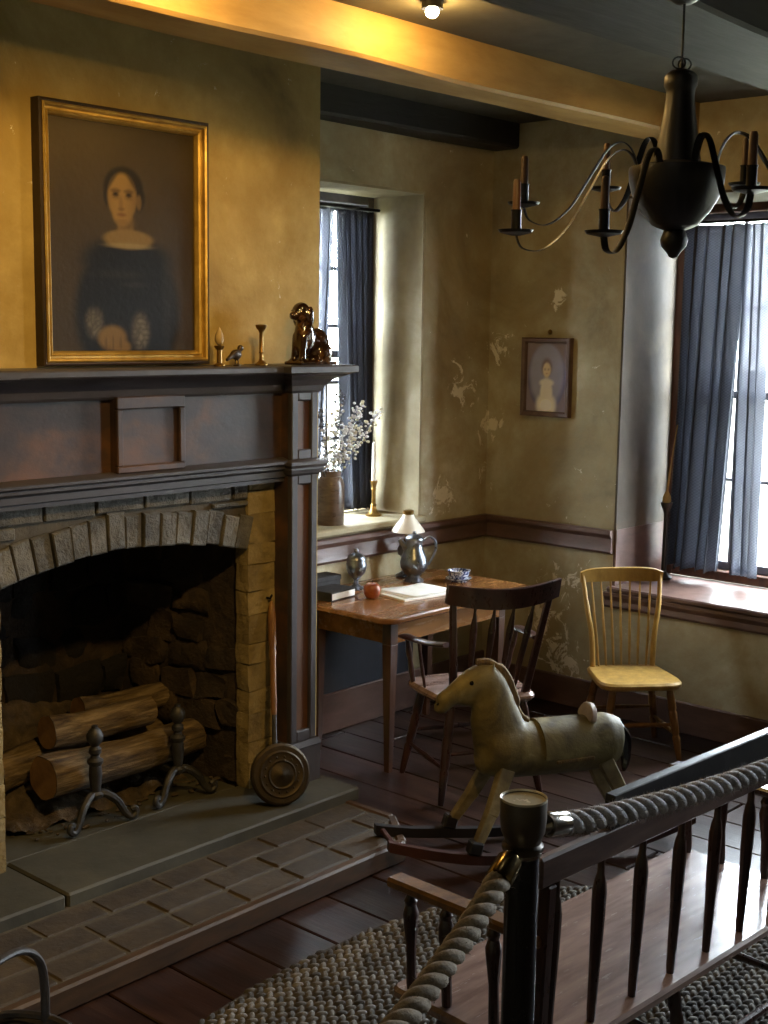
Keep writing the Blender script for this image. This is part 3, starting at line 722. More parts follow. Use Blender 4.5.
# ================================================================ FIREPLACE THINGS
# andirons
def andiron(loc, rz, label):
    t = thing('andiron', label, 'andiron', loc, rz, 'pair of cast iron andirons')
    MB().lathe([(.0, .11), (.028, .11), (.03, .125), (.018, .135), (.022, .16), (.026, .20), (.022, .235), (.03, .245), (.031, .255), (.018, .265), (.016, .275), (.024, .285), (.024, .30), (.014, .31), (.02, .318), (.031, .335), (.032, .352), (.022, .372), (.012, .38), (.012, .388), (.0, .392)], 16).build('post', mIRON, t)
    for s in (-1, 1):
        path = spline([(0, 0, .12), (s*.035, -.012, .118), (s*.075, -.03, .085), (s*.10, -.04, .04), (s*.125, -.048, .016), (s*.145, -.052, .028), (s*.14, -.05, .046), (s*.125, -.047, .042)], 5)
        MB().tube(path, [.017-.006*i/len(path) for i in range(len(path))], 8).build('foot', mIRON, t)
    MB().bar((0, 0, .105), (0, .40, .105), .024, .024, .004).build('billet_bar', mIRON, t, 0)
    MB().bar((0, .38, .105), (0, .385, .0), .022, .022, .004).build('back_leg', mIRON, t, 0)
    return t
andiron((2.79, 3.93, HZ), -.05, 'cast iron ball topped andiron at the cut end of the front log')
andiron((3.185, 3.93, HZ), -.05, 'cast iron ball topped andiron nearer the warming pan')
# logs
def log(p0, p1, r, seed, label, taper=.9):
    t = thing('firewood_log', label, 'log', p0, 0, 'logs in the fireplace')
    d = Vector(p1)-Vector(p0); n = 22; seg = 20; rnd = random.Random(seed); ph = rnd.uniform(0, 9)
    a = d.normalized(); u = a.orthogonal().normalized(); v = a.cross(u); vs = []; fs = []
    for i in range(n+1):
        s = i/n; c = d*s+u*.012*math.sin(4*s+ph)+v*.01*math.sin(5*s+ph*2); rr = r*(1-(1-taper)*s)
        for k in range(seg):
            th = 2*PI*k/seg
            q = rr*(1+.10*mnoise.noise(Vector((math.cos(th)*2, math.sin(th)*2, s*4+ph)))+.07*mnoise.noise(Vector((math.cos(th)*7, math.sin(th)*7, s*9+ph))))
            vs.append(c+(u*math.cos(th)+v*math.sin(th))*q)
    for i in range(n):
        for k in range(seg):
            k2 = (k+1) % seg; fs.append((i*seg+k, i*seg+k2, i*seg+seg+k2, i*seg+seg+k))
    MB().add(vs, fs).build('bark', mBARK, t, 50)
    MB().add([x*.98+(-a*.002 if True else a) for x in vs[:seg]], [list(range(seg))]).build('cut_end', mCUT, t, 0)
    e = vs[n*seg:]; MB().add([x+a*.001 for x in e], [list(range(seg))]).build('cut_end', mCUT, t, 0)
    return t
log((2.64, 4.03, .312), (3.40, 4.09, .30), .082, 3, 'largest front log lying across both andirons', .88)
log((2.53, 4.215, .315), (3.05, 4.27, .315), .075, 5, 'shorter log with cut end behind the front log')
log((2.72, 4.15, .452), (3.20, 4.13, .425), .066, 9, 'thick top log resting on the two lower logs')
log((2.96, 4.29, .455), (3.37, 4.25, .43), .06, 12, 'thinner top log by the right andiron')
log((3.10, 4.28, .30), (3.42, 4.30, .28), .06, 15, 'hidden back log low against the right fireplace side')
# ash and rubble heap at the back
def heap(u, v):
    x = 2.50+.86*u; y = 4.03+.42*v
    edge = min(u, 1-u)*6; edge = min(edge, 1)
    h = (.03+.44*v**1.2)*(.55+.45*edge)*(1-.45*u)+.035*mnoise.noise(Vector((x*9, y*9, 0)))+.02*mnoise.noise(Vector((x*25, y*25, 4)))
    return (x, y, HZ-.02+max(h, .012))
o = stuff(MB().grid(heap, 70, 36).build('ash_heap', mASH, None, 60)); o['label'] = 'heap of ash and rubble at the back of the fireplace'; o['category'] = 'ash'
# scattered chips of bark on the hearth
mb = MB()
for i in range(60):
    c_ = (random.uniform(2.5, 3.45), random.uniform(3.93, 4.08), HZ+.005); r = random.uniform(.004, .013)
    mb.ell(c_, (r*random.uniform(.8, 2), r*random.uniform(.8, 1.6), r*.6), 6, 4)
o = stuff(mb.build('bark_chips', mASH, None, 60)); o['label'] = 'loose bark chips and cinders round the andirons'; o['category'] = 'debris'

# warming pan
t = thing('warming_pan', 'long handled brass warming pan leaning on the fireplace jamb', 'warming pan', (3.43, 3.60, HZ))
ax = Vector((-.42, -.87, .26)).normalized()
Mx = Matrix.Translation((0, .0, .118)) @ ax.to_track_quat('Z', 'Y').to_matrix().to_4x4()
MB().lathe([(.0, -.055), (.085, -.055), (.112, -.035), (.122, 0), (.122, .012), (.118, .016), (.0, .016)], 32, Mx).build('pan', mCOPPER, t)
lid = MB().lathe([(.0, .012), (.118, .012), (.120, .02), (.112, .026), (.095, .026), (.088, .032), (.08, .028), (.06, .03), (.055, .036), (.048, .032), (.02, .036), (.012, .042), (.0, .043)], 32, Mx).build('lid', mCOPPER, t)
for k in range(14):
    a = 2*PI*k/14; q = Mx @ Vector((.07*math.cos(a), .07*math.sin(a), .030)); MB().ell(q, (.005, .005, .005), 6, 4).build('boss', mCOPPER, lid)
hs = Vector((.015, .045, .23)); he = Vector((.118, .175, .775))
MB().tube([hs, hs+(he-hs)*.25], [.011, .009], 10).build('socket', mIRON, t)
MB().turned(hs+(he-hs)*.2, he, [(0, .011), (.1, .013), (.3, .012), (.5, .013), (.55, .016), (.58, .012), (.62, .016), (.85, .017), (.95, .013), (.98, .009), (1, .004)], 10).build('handle', mLEGB, t)
tag(MB().tube([(3.545, 3.802, .905), (3.545, 3.78, .905), (3.545, 3.77, .92)], .005, 6).build('wall_hook', mBLACKI), 'small iron hook above the warming pan handle', 'hook')

# ================================================================ PORTRAIT AND PICTURE
def paint_grid(name, mat, w_, h_, nu, nv, fn, parent, M):
    vs = [M @ Vector((w_*i/nu, 0, h_*j/nv)) for j in range(nv+1) for i in range(nu+1)]; fs = []
    for j in range(nv):
        for i in range(nu): a = j*(nu+1)+i; fs.append((a, a+1, a+nu+2, a+nu+1))
    me = bpy.data.meshes.new(name); me.from_pydata(vs, [], fs)
    at = me.color_attributes.new('paint', 'FLOAT_COLOR', 'POINT')
    for j in range(nv+1):
        for i in range(nu+1):
            c = fn(i/nu, j/nv); at.data[j*(nu+1)+i].color = (*c, 1)
    me.materials.append(mat); return obj(name, me, parent)
def lc(h): return Vector(lin(h)[:3])
def sm(e0, e1, x): 
    t = min(max((x-e0)/(e1-e0), 0), 1); return t*t*(3-2*t)
def el(u, v, cu, cv, ru, rv, soft=.25): 
    d = math.hypot((u-cu)/ru, (v-cv)/rv); return 1-sm(1-soft, 1+soft, d)
def portrait_fn(u, v):
    n = mnoise.noise(Vector((u*5, v*6, 1)))*.5+mnoise.noise(Vector((u*20, v*24, 2)))*.25
    c = lc('#463a24')*(1+.25*n)+lc('#2a2210')*max(0, .8-u)*sm(.4, 1, v)*1.3
    def over(col, m):
        nonlocal c; c = c*(1-m)+lc(col)*m
    hair = max(el(u, v, .495, .725, .135, .095, .12), el(u, v, .595, .69, .045, .06, .3), el(u, v, .39, .695, .03, .055, .3)); over('#1d1810', hair*.9)
    dress = max(el(u, v, .52, .17, .36, .34, .12), el(u, v, .52, .40, .30, .11, .25)); over('#131316', dress*.92)
    over('#7d6438', el(u, v, .505, .56, .055, .09, .25)); over('#5e4a29', el(u, v, .515, .575, .06, .03, .5)*.6)
    over('#86703f', el(u, v, .525, .502, .17, .042, .18))
    over('#97875f', el(u, v, .525, .472, .15, .012, .5)*.8)
    face = max(el(u, v, .485, .685, .098, .105, .12), el(u, v, .483, .625, .07, .065, .2)); over('#96793f', face)
    over('#6a5330', face*sm(.49, .60, u)*.6); over('#6a5330', face*(1-sm(.38, .43, u))*.4)
    over('#806637', el(u, v, .600, .668, .018, .034, .3)*.7)
    hl = sm(-.012, .02, abs(u-.485)-(.012+max(0, .80-v)*.95))*sm(.70, .725, v); over('#1d1810', face*hl*.92)
    for e in (.44, .53):
        over('#5a4527', el(u, v, e, .712, .034, .010, .4)*.8); over('#3a2b18', el(u, v, e, .695, .022, .010, .5)); over('#1c140c', el(u, v, e, .695, .009, .009, .4)); over('#6f5730', el(u, v, e, .682, .028, .01, .5)*.5)
    over('#7a5f36', el(u, v, .475, .655, .014, .035, .5)*.6); over('#6a4f2c', el(u, v, .478, .633, .022, .008, .5)*.7)
    over('#6f4429', el(u, v, .48, .608, .030, .008, .6)*.8); over('#6f5730', el(u, v, .48, .577, .05, .012, .5)*.4)
    over('#3a352c', el(u, v, .45, .345, .17, .018, .6)*.6*(.6+n)); over('#3d3a35', el(u, v, .56, .30, .08, .012, .6)*.5)
    over('#35322f', el(u, v, .80, .25, .04, .22, .6)*.45)
    lace = .35+1.1*abs(mnoise.noise(Vector((u*34, v*40, 7)))); over('#7d7666', el(u, v, .285, .125, .055, .06, .5)*min(1, lace)); over('#7d7666', el(u, v, .60, .09, .058, .075, .5)*min(1, lace))
    over('#846b3d', el(u, v, .405, .06, .095, .055, .25)); over('#846b3d', el(u, v, .47, .02, .06, .03, .3))
    for q in (.36, .41, .46): over('#5a4527', el(u, v, q, .035, .006, .035, .5)*.7)
    return c*.58
PX0, PX1, PZ0, PZ1 = 2.53, 3.262, 1.852, 2.738
t = thing('framed_portrait', 'large gilt framed oil portrait of a woman in a dark dress above the mantel', 'painting', (PX0, YB, PZ0))
Wp, Hp = PX1-PX0, PZ1-PZ0
def frame_side(mb, a, b, inward, prof):
    """mitred moulding: a,b outer corners in the picture plane (x,z); prof = [(inset, y)]"""
    a, b = Vector(a), Vector(b); d = (b-a).normalized(); inn = Vector(inward); n = len(prof); vs = []
    for p, s in ((a, 1), (b, -1)):
        for e, y in prof:
            q = p+d*s*e+inn*e; vs.append((q.x, y, q.y))
    fs = [(k, (k+1) % n, n+(k+1) % n, n+k) for k in range(n)]+[list(range(n)), list(range(n, 2*n))]
    return mb.add(vs, fs)
def picture_frame(t, W_, H_, rings):
    for nm, mat, prof in rings:
        for a, b, i in (((0, 0), (W_, 0), (0, 1)), ((W_, 0), (W_, H_), (-1, 0)), ((W_, H_), (0, H_), (0, -1)), ((0, H_), (0, 0), (1, 0))):
            frame_side(MB(), a, b, i, prof).build(nm, mat, t, 0)
picture_frame(t, Wp, Hp, [('outer_frame', mFRMD, [(0, 0), (0, -.045), (.006, -.050), (.012, -.047), (.012, 0)]),
    ('gilt_molding', mGOLD, [(.012, 0), (.012, -.05), (.017, -.054), (.023, -.05), (.026, -.036), (.033, -.036), (.037, -.041), (.043, -.036), (.05, -.022), (.05, 0)])])
paint_grid('canvas', mPAINT, Wp-.096, Hp-.096, 110, 140, portrait_fn, t, Matrix.Translation((.048, -.016, .048)))

def child_fn(u, v):
    n = mnoise.noise(Vector((u*6, v*8, 3)))*.3
    c = lc('#5d5a78')*(1+n)
    def over(col, m):
        nonlocal c; c = c*(1-m)+lc(col)*m
    over('#a9acc4', el(u, v, .5, .55, .42, .46, .15)*.5); over('#7b6f72', (1-el(u, v, .5, .5, .46, .48, .06))*.85)
    over('#cfcdc8', max(el(u, v, .5, .26, .15, .24, .2), el(u, v, .5, .10, .24, .18, .25), el(u, v, .5, .42, .17, .06, .3))); over('#6a5650', el(u, v, .5, .64, .125, .13, .3)*.75); over('#c9bca6', el(u, v, .5, .605, .095, .105, .2))
    for e in (.46, .54): over('#6d5a54', el(u, v, e, .615, .018, .012, .6)*.8)
    over('#9a7468', el(u, v, .5, .55, .025, .009, .6)*.7); over('#e8e6e0', el(u, v, .5, .10, .14, .08, .3)*.8)
    return c*1.5  # whole print lightened, with the reflection of its glass put into the colours
t = thing('framed_print', 'small dark framed picture of a child in white on the right wall', 'picture', (XR, 4.125, 1.54))
# local frame: picture plane faces -x, width along -y
tt = t; tt.rotation_euler = (0, 0, -PI/2)
picture_frame(t, .31, .415, [('frame', mFRMP, [(0, 0), (0, -.03), (.006, -.034), (.022, -.03), (.028, -.02), (.028, 0)])])
paint_grid('print', mPRINT, .262, .367, 40, 56, child_fn, t, Matrix.Translation((.024, -.012, .024)))
tag(MB().ell((XR-.008, 3.96, 1.985), (.012, .012, .014), 8, 6).build('picture_nail', mBRASS), 'nail head above the small framed picture', 'nail')

# ================================================================ ON THE MANTEL
SH = 1.846
t = thing('candlestick', 'slim brass candlestick on the mantel shelf beside the ceramic dog', 'candlestick', (3.445, 3.725, SH))
MB().lathe([(.0, 0), (.026, 0), (.026, .006), (.016, .012), (.008, .02), (.007, .045), (.011, .05), (.008, .056), (.008, .125), (.012, .135), (.018, .14), (.022, .148), (.022, .155), (.012, .157), (.0, .15)], 18).build('stem', mBRASS, t)
t = thing('candle_stand', 'short brass stand with a pale egg shaped top near the portrait frame', 'candle stand', (3.228, 3.72, SH))
MB().lathe([(.0, 0), (.022, 0), (.022, .006), (.010, .012), (.010, .06), (.018, .068), (.02, .076), (.0, .078)], 16).build('stand', mBRASS, t)
MB().lathe([(.004, .078), (.013, .084), (.018, .098), (.016, .115), (.009, .130), (.003, .142), (.0, .146)], 14).build('egg_top', mTAN, t)
t = thing('bird_figurine', 'tiny dark bronze bird figurine standing on the mantel shelf', 'figurine', (3.315, 3.725, SH), .2)
b = MB(); b.ell((0, 0, .042), (.032, .016, .02)); b.ell((.028, 0, .066), (.014, .012, .013)); b.tube([(.038, 0, .066), (.054, 0, .063)], [.005, .001], 6)
b.tube([(-.02, 0, .04), (-.06, 0, .022)], [.012, .006], 8)
b.tube([(.004, .006, .03), (.006, .007, 0)], .003, 6); b.tube([(.004, -.006, .03), (.006, -.007, 0)], .003, 6); b.ell((.006, 0, .002), (.022, .014, .004))
o = b.build('bird', mBIRD, t); remesh(o, .0035, 2)
# seated ceramic dog
t = thing('ceramic_dog', 'glossy brown glazed ceramic spaniel seated at the end of the mantel', 'figurine', (3.69, 3.715, SH), 0)
b = MB(); b.ell((.045, 0, .075), (.062, .046, .072)); b.ell((-.022, 0, .11), (.045, .04, .085)); b.ell((-.04, 0, .205), (.042, .038, .042)); b.ell((-.078, 0, .192), (.022, .022, .018)); b.ell((-.096, 0, .198), (.008, .009, .007))
for s in (-1, 1):
    b.ell((-.028, s*.038, .19), (.02, .014, .042)); b.ell((.055, s*.04, .045), (.042, .02, .04)); b.tube([(-.045, s*.02, .12), (-.052, s*.022, .06), (-.055, s*.022, .018)], [.018, .015, .016], 8); b.ell((-.066, s*.022, .014), (.02, .014, .012)); b.ell((.02, s*.04, .014), (.024, .014, .012))
b.tube([(.10, 0, .05), (.115, .015, .03), (.10, .03, .02)], [.014, .014, .01], 8); b.box(-.088, .118, -.05, .05, 0, .014)
o = b.build('body', mDOG, t); remesh(o, .006, 3)
for s in (-1, 1): MB().ell((-.073, s*.016, .212), (.005, .005, .005), 8, 6).build('eye', mEYE, t)

# ================================================================ ALCOVE SILL
SZ = W1[2]+.023
t = thing('flower_crock', 'brown stoneware jar of dried white flowers on the alcove window sill', 'vase', (4.60, 4.47, SZ))
MB().lathe([(.0, 0), (.066, 0), (.07, .008), (.07, .20), (.062, .225), (.05, .24), (.052, .262), (.056, .27), (.048, .27), (.046, .24), (.0, .235)], 24).build('crock', mCROCK, t)
rnd = random.Random(4)
for i in range(15):
    a = rnd.uniform(0, 2*PI); lean = rnd.uniform(.05, .30); h = rnd.uniform(.30, .60-.55*lean)
    dx, dy = math.cos(a)*lean, math.sin(a)*lean*.4-.03
    if i < 7: dx = abs(dx)+.03
    path = spline([(rnd.uniform(-.02, .02), rnd.uniform(-.02, .02), .15), (dx*.25, dy*.25, .26), (dx*.65, dy*.65, .24+h*.45), (dx, dy, .24+h*.75)], 5)
    sp = thing_part = MB().tube(path, .0025, 5).build('flower_stem', mLEAF, t)
    mb = MB(); kind = i % 5
    for k in range(34):
        s = rnd.uniform(.45, 1.05); q = path[min(int(s*(len(path)-1)), len(path)-1)]; rr = .028*(1.25-s*.6)
        p = q+Vector((rnd.gauss(0, rr*.7), rnd.gauss(0, rr*.7), rnd.gauss(0, rr*.6))); r = rnd.uniform(.005, .011)
        mb.ell(p, (r, r, r*.8), 6, 4)
    mb.build('blossom', (mLEAF if kind == 3 else mFLOWG if kind == 1 else mFLOWER), sp, 60)
t = thing('sill_candlestick', 'brass candlestick with a tall white candle on the alcove sill', 'candlestick', (4.975, 4.52, SZ))
MB().lathe([(.0, 0), (.042, 0), (.044, .008), (.03, .016), (.02, .028), (.014, .05), (.018, .056), (.012, .064), (.011, .13), (.015, .14), (.012, .148), (.016, .165), (.022, .182), (.018, .186), (.0, .18)], 20).build('stick', mBRASS, t)
MB().lathe([(.0, .18), (.0125, .18), (.0115, .30), (.0105, .375), (.006, .385), (.0, .387)], 14).build('candle', mWAX, t)
MB().tube([(0, 0, .384), (.001, 0, .396)], .0012, 5).build('wick', mEYE, t)

# ================================================================ TABLE AND WHAT STANDS ON IT
TZ = .745
t = thing('tavern_table', 'brown wooden table with rounded corners and tapered legs under the alcove window', 'table', (4.11, 3.63, 0))
TWX, TWY = 1.09, .70
def round_rect(x0, x1, y0, y1, r, n=6):
    out = []
    for cx, cy, a0 in ((x1-r, y0+r, -PI/2), (x1-r, y1-r, 0), (x0+r, y1-r, PI/2), (x0+r, y0+r, PI)):
        for k in range(n+1): a = a0+PI/2*k/n; out.append((cx+r*math.cos(a), cy+r*math.sin(a)))
    return out
MB().prism(round_rect(0, TWX, 0, TWY, .075), TZ-.026, TZ, .006).build('tabletop', mTABLE, t, 30)
ix, iy = .12, .10
for x0, x1, y0, y1 in ((ix, TWX-ix, iy, iy+.022), (ix, TWX-ix, TWY-iy-.022, TWY-iy), (ix, ix+.022, iy, TWY-iy), (TWX-ix-.022, TWX-ix, iy, TWY-iy)):
    MB().box(x0, x1, y0, y1, TZ-.145, TZ-.026, .002).build('apron', mTABLE, t, 0)
for x_ in (ix+.025, TWX-ix-.025):
    for y_ in (iy+.025, TWY-iy-.025):
        sx = 1 if x_ < .5 else -1; sy = 1 if y_ < .4 else -1
        m = MB(); m.bar((x_, y_, TZ-.026), (x_, y_, TZ-.15), .052, .052, .003, (0, 1, 0)); m.bar((x_, y_, TZ-.15), (x_, y_, 0), .052, .052, .003, (0, 1, 0), .028, .028)
        m.build('leg', mTLEG, t, 0)

# pewter pitcher
t = thing('pewter_pitcher', 'pewter pitcher with a curved handle in front of the oil lamp', 'pitcher', (4.85, 4.13, TZ), -.75)
MB().lathe([(.0, 0), (.05, 0), (.053, .006), (.045, .014), (.032, .024), (.032, .032), (.05, .048), (.068, .075), (.07, .10), (.062, .13), (.048, .16), (.04, .185), (.041, .20), (.046, .213), (.04, .213), (.036, .19), (.0, .18)], 26).build('body', mPEWTER, t)
MB().lathe([(.046, .213), (.044, .222), (.03, .234), (.01, .242), (.008, .252), (.0, .256)], 20).build('lid', mPEWTER, t)
MB().tube(spline([(.042, 0, .205), (.075, 0, .225), (.105, 0, .205), (.108, 0, .165), (.092, 0, .12), (.072, 0, .085)], 6), [(.009, .006)]*31, 8, True, (0, 1, 0)).build('handle', mPEWTER, t)
MB().tube([(-.04, 0, .17), (-.062, 0, .195), (-.075, 0, .212)], [.018, .013, .009], 8).build('spout', mPEWTER, t)
# oil lamp
t = thing('oil_lamp', 'oil lamp with a white conical shade behind the pewter pitcher', 'lamp', (4.93, 4.24, TZ))
MB().lathe([(.0, 0), (.062, 0), (.064, .008), (.05, .016), (.024, .03), (.018, .05), (.018, .085), (.03, .095), (.05, .115), (.054, .14), (.042, .165), (.022, .178), (.0, .18)], 24).build('base', mPEWTER, t)
MB().lathe([(.0, .18), (.022, .18), (.024, .195), (.016, .2), (.016, .215), (.0, .215)], 16).build('burner', mBRASS, t)
MB().lathe([(.086, .232), (.082, .24), (.056, .275), (.032, .305), (.026, .322), (.024, .322), (.03, .303), (.054, .272), (.08, .238)], 26).build('shade', mSHADE, t)
MB().lathe([(.018, .215), (.02, .25), (.018, .30), (.017, .345), (.0145, .345), (.0155, .25), (.0155, .215)], 16).build('chimney', mGLASS, t)
MB().lathe([(.0, .318), (.027, .318), (.029, .326), (.029, .338), (.02, .342), (.0, .342)], 16).build('shade_collar', mBRASS, t)
# urn
t = thing('pewter_urn', 'lidded pewter urn shaped goblet beside the apple', 'urn', (4.505, 4.20, TZ))
MB().lathe([(.0, 0), (.045, 0), (.047, .006), (.03, .014), (.012, .026), (.011, .046), (.02, .056), (.04, .078), (.05, .105), (.05, .125), (.044, .14), (.044, .145), (.0, .145)], 22).build('bowl', mPEWTER, t)
MB().lathe([(.047, .143), (.047, .149), (.036, .166), (.018, .176), (.01, .18), (.012, .19), (.008, .197), (.0, .199)], 20).build('lid', mPEWTER, t)
# apple
t = thing('apple', 'russet red and yellow apple on the table by the open papers', 'apple', (4.40, 4.00, TZ))
MB().lathe([(.0, .006), (.014, .0), (.028, .006), (.038, .022), (.042, .042), (.038, .060), (.026, .072), (.012, .073), (.003, .066), (.0, .064)], 22).build('fruit', mAPPLE, t, 80)
MB().tube([(0, 0, .062), (.003, .002, .078), (.008, .003, .086)], .002, 6).build('stem', mTLEG, t)
# papers and notebook
t = thing('paper_sheaf', 'loose cream papers on a thin notebook at the table edge', 'papers', (4.63, 3.935, TZ), -.15)
MB().box(-.17, .16, -.125, .115, 0, .012, .002).build('notebook', mPAPER, t, 0)
for i, (dx, dy, rz) in enumerate(((-.01, .0, .06), (.0, .012, -.08), (.015, -.004, .14))):
    o = MB().grid(lambda u, v: (-.14+.28*u, -.105+.21*v, .0135+i*.0016+.004*max(0, abs(u-.5)*2-.6)**2*(1 if v > .5 else .3)), 8, 6).build('sheet', mPAPER, t, 60)
    o.location = (dx, dy, 0); o.rotation_euler.z = rz; m = o.modifiers.new('s', 'SOLIDIFY'); m.thickness = .0007
# blue and white dish on a saucer
t = thing('china_dish', 'small blue and white china dish near the right table end', 'dish', (5.02, 3.98, TZ))
MB().lathe([(.0, 0), (.038, 0), (.04, .004), (.062, .014), (.066, .018), (.06, .019), (.038, .01), (.0, .009)], 26).build('saucer', mBLUEC, t)
MB().lathe([(.0, .009), (.032, .009), (.034, .014), (.05, .03), (.056, .05), (.058, .056), (.054, .057), (.048, .034), (.03, .018), (.0, .016)], 26).build('bowl', mBLUEC, t)
# dark book box half hidden by the mantel pilaster
t = thing('bound_book', 'thick dark bound book with white page edges half behind the mantel', 'book', (4.30, 4.16, TZ), .1)
MB().box(-.10, .075, -.075, .075, .006, .036, .0).build('pages', mPAPER, t, 0)
MB().box(-.105, .08, -.08, .08, .0, .006, .002).build('back_cover', mCHAR, t, 0); MB().box(-.105, .08, -.08, .08, .036, .043, .002).build('front_cover', mCHAR, t, 0)
MB().box(-.108, -.10, -.08, .08, .0, .043, .002).build('spine', mCHAR, t, 0)
t = thing('storage_box', 'black box standing at the table back half behind the mantel', 'box', (4.36, 4.27, TZ), 0)
MB().box(-.12, .06, -.05, .05, 0, .075, .004).build('body', mCHAR, t, 0); MB().box(-.123, .063, -.053, .053, .058, .082, .004).build('lid', mCHAR, t, 0)

# ================================================================ CHAIRS
def seat_outline(wf, wb_, d, n=5):
    """shield shaped seat, front at +y"""
    pts = [(-wb_/2, -d/2+.02), (-wb_/4, -d/2), (wb_/4, -d/2), (wb_/2, -d/2+.02), (wf/2-.005, 0), (wf/2, d/2-.07), (wf/2-.03, d/2-.02), (wf/4, d/2), (-wf/4, d/2), (-wf/2+.03, d/2-.02), (-wf/2, d/2-.07), (-wf/2+.005, 0)]
    c = pts+[pts[0]]; sp = spline([(p[0], p[1], 0) for p in c], 4)[:-1]
    return [(p.x, p.y) for p in sp]
LEGP = [(0, .013), (.08, .017), (.30, .019), (.34, .015), (.37, .019), (.62, .018), (.66, .014), (.69, .018), (.95, .013), (1, .011)]
def windsor_legs(t, sz, top, bot, mat, th=1.0):
    P = {}
    for nm, sx, sy in (('a', -1, 1), ('b', 1, 1), ('c', -1, -1), ('d', 1, -1)):
        p0 = Vector((sx*top[0], sy*top[1], sz-.02)); p1 = Vector((sx*bot[0], sy*bot[1], 0)); P[nm] = (p0, p1)
        MB().turned(p0, p1, [(a, r*th) for a, r in LEGP], 10).build('leg', mat, t)
    def at(nm, f): return P[nm][0].lerp(P[nm][1], f)
    for a, b, f in (('a', 'b', .52), ('c', 'd', .52), ('a', 'c', .66), ('b', 'd', .66)):
        MB().turned(at(a, f), at(b, f), [(0, .007), (.3, .010), (.5, .013), (.7, .010), (1, .007)], 8).build('stretcher', mat, t)
# mustard side chair
az = math.atan2(-.76, -.65); rz = az-PI/2
SHt = .375
t = thing('side_chair', 'mustard yellow spindle back wooden side chair against the right wall', 'chair', (5.30, 3.13, 0), rz)
MB().prism(seat_outline(.40, .35, .37), SHt-.034, SHt, .010).build('seat', mYEL, t, 40)
windsor_legs(t, SHt, (.135, .13), (.185, .175), mLEGB, 1.05)
TOPZ = .838; BYS, BYT = -.155, -.225
for s in (-1, 1):
    MB().tube(spline([(s*.150, BYS, SHt-.02), (s*.158, BYS-.012, SHt+.15), (s*.182, BYS-.035, SHt+.30), (s*.196, BYT-.005, TOPZ-.02)], 5), [.014]*6+[.013]*5+[.011]*5, 10).build('stile', mYEL, t)
for k in range(7):
    u = (k-3)/3; cy = .018*(1-u*u)
    MB().turned((u*.118, BYS-cy, SHt-.015), (u*.150, BYT-.004-cy, TOPZ-.05), [(0, .005), (.35, .0075), (.7, .006), (1, .0045)], 8).build('spindle', mYEL, t)
def crest(mb, half, y, bow, zc, h, th, ends_up=0.0, n=14, arch=0.0, tilt=0.0):
    vs = []; fs = []
    for i in range(n+1):
        u = -1+2*i/n; yy = y-bow*(1-u*u); zz = zc+ends_up*u*u+arch*(1-abs(u)**6)
        hh = h*(1-.18*abs(u)**4)
        vs += [(u*half, yy-th/2, zc+ends_up*u*u-h/2), (u*half, yy+th/2, zc+ends_up*u*u-h/2), (u*half, yy+th/2-tilt, zz+hh/2-.003), (u*half, yy+th/2-.004-tilt, zz+hh/2), (u*half, yy-th/2+.004-tilt, zz+hh/2), (u*half, yy-th/2-tilt, zz+hh/2-.003)]
    for i in range(n):
        for k in range(6): fs.append((i*6+k, i*6+(k+1) % 6, i*6+6+(k+1) % 6, i*6+6+k))
    fs += [list(range(6)), [n*6+k for k in range(6)]]
    return mb.add(vs, fs)
crest(MB(), .208, BYT, .018, TOPZ-.03, .055, .018, 0, 14, .014).build('crest_rail', mYEL, t, 30)

# dark armchair
cz = .45; fx, fy = math.sin(math.radians(27)), math.cos(math.radians(27)); rz = math.atan2(fy, fx)-PI/2
t = thing('arm_chair', 'dark stained Windsor armchair pulled up to the table behind the rocking horse', 'chair', (4.405, 3.405, 0), rz)
MB().prism(seat_outline(.48, .42, .42), cz-.036, cz, .012).build('seat', mSEATP, t, 40)
windsor_legs(t, cz, (.165, .15), (.235, .22), mDARKW, 1.12)
TOPZ = .945; YS, YT = -.175, -.275
for s in (-1, 1):
    MB().bar((s*.168, YS, cz-.02), (s*.222, YT, TOPZ-.06), .034, .022, .004, (0, 1, 0), .028, .018).build('stile', mDARKW, t, 0)
for k in range(4):
    u = (k-1.5)/1.5; a = Vector((u*.105, YS-.012, cz-.012)); b = Vector((u*.135, YT-.03, TOPZ-.07))
    MB().tube([a.lerp(b, q) for q in (0, .2, .45, .62, .74, .84, .9, 1)], [(.006, .006), (.009, .007), (.013, .006), (.016, .006), (.017, .006), (.012, .006), (.007, .006), (.006, .006)], 8, True, (1, 0, 0)).build('arrow_spindle', mDARKW, t)
crest(MB(), .258, YT-.005, .045, TOPZ-.045, .09, .024, .03, 16, .0, .02).build('crest_rail', mDARKW, t, 30)
for s in (-1, 1):
    ap = spline([(s*.212, YT+.075, .69), (s*.245, -.10, .675), (s*.268, .04, .665), (s*.272, .12, .66)], 5)
    ar = MB().tube(ap, [(.024+.010*i/15, .011) for i in range(16)], 10, True, (1, 0, 0)).build('arm_rest', mDARKW, t)
    MB().turned((s*.222, .13, cz-.02), (s*.268, .105, .66), [(0, .009), (.3, .014), (.5, .011), (.7, .015), (1, .008)], 10).build('arm_post', mDARKW, t)
    MB().turned((s*.212, .02, cz-.02), (s*.258, 0, .667), [(0, .006), (.4, .009), (1, .006)], 8).build('arm_spindle', mDARKW, t)

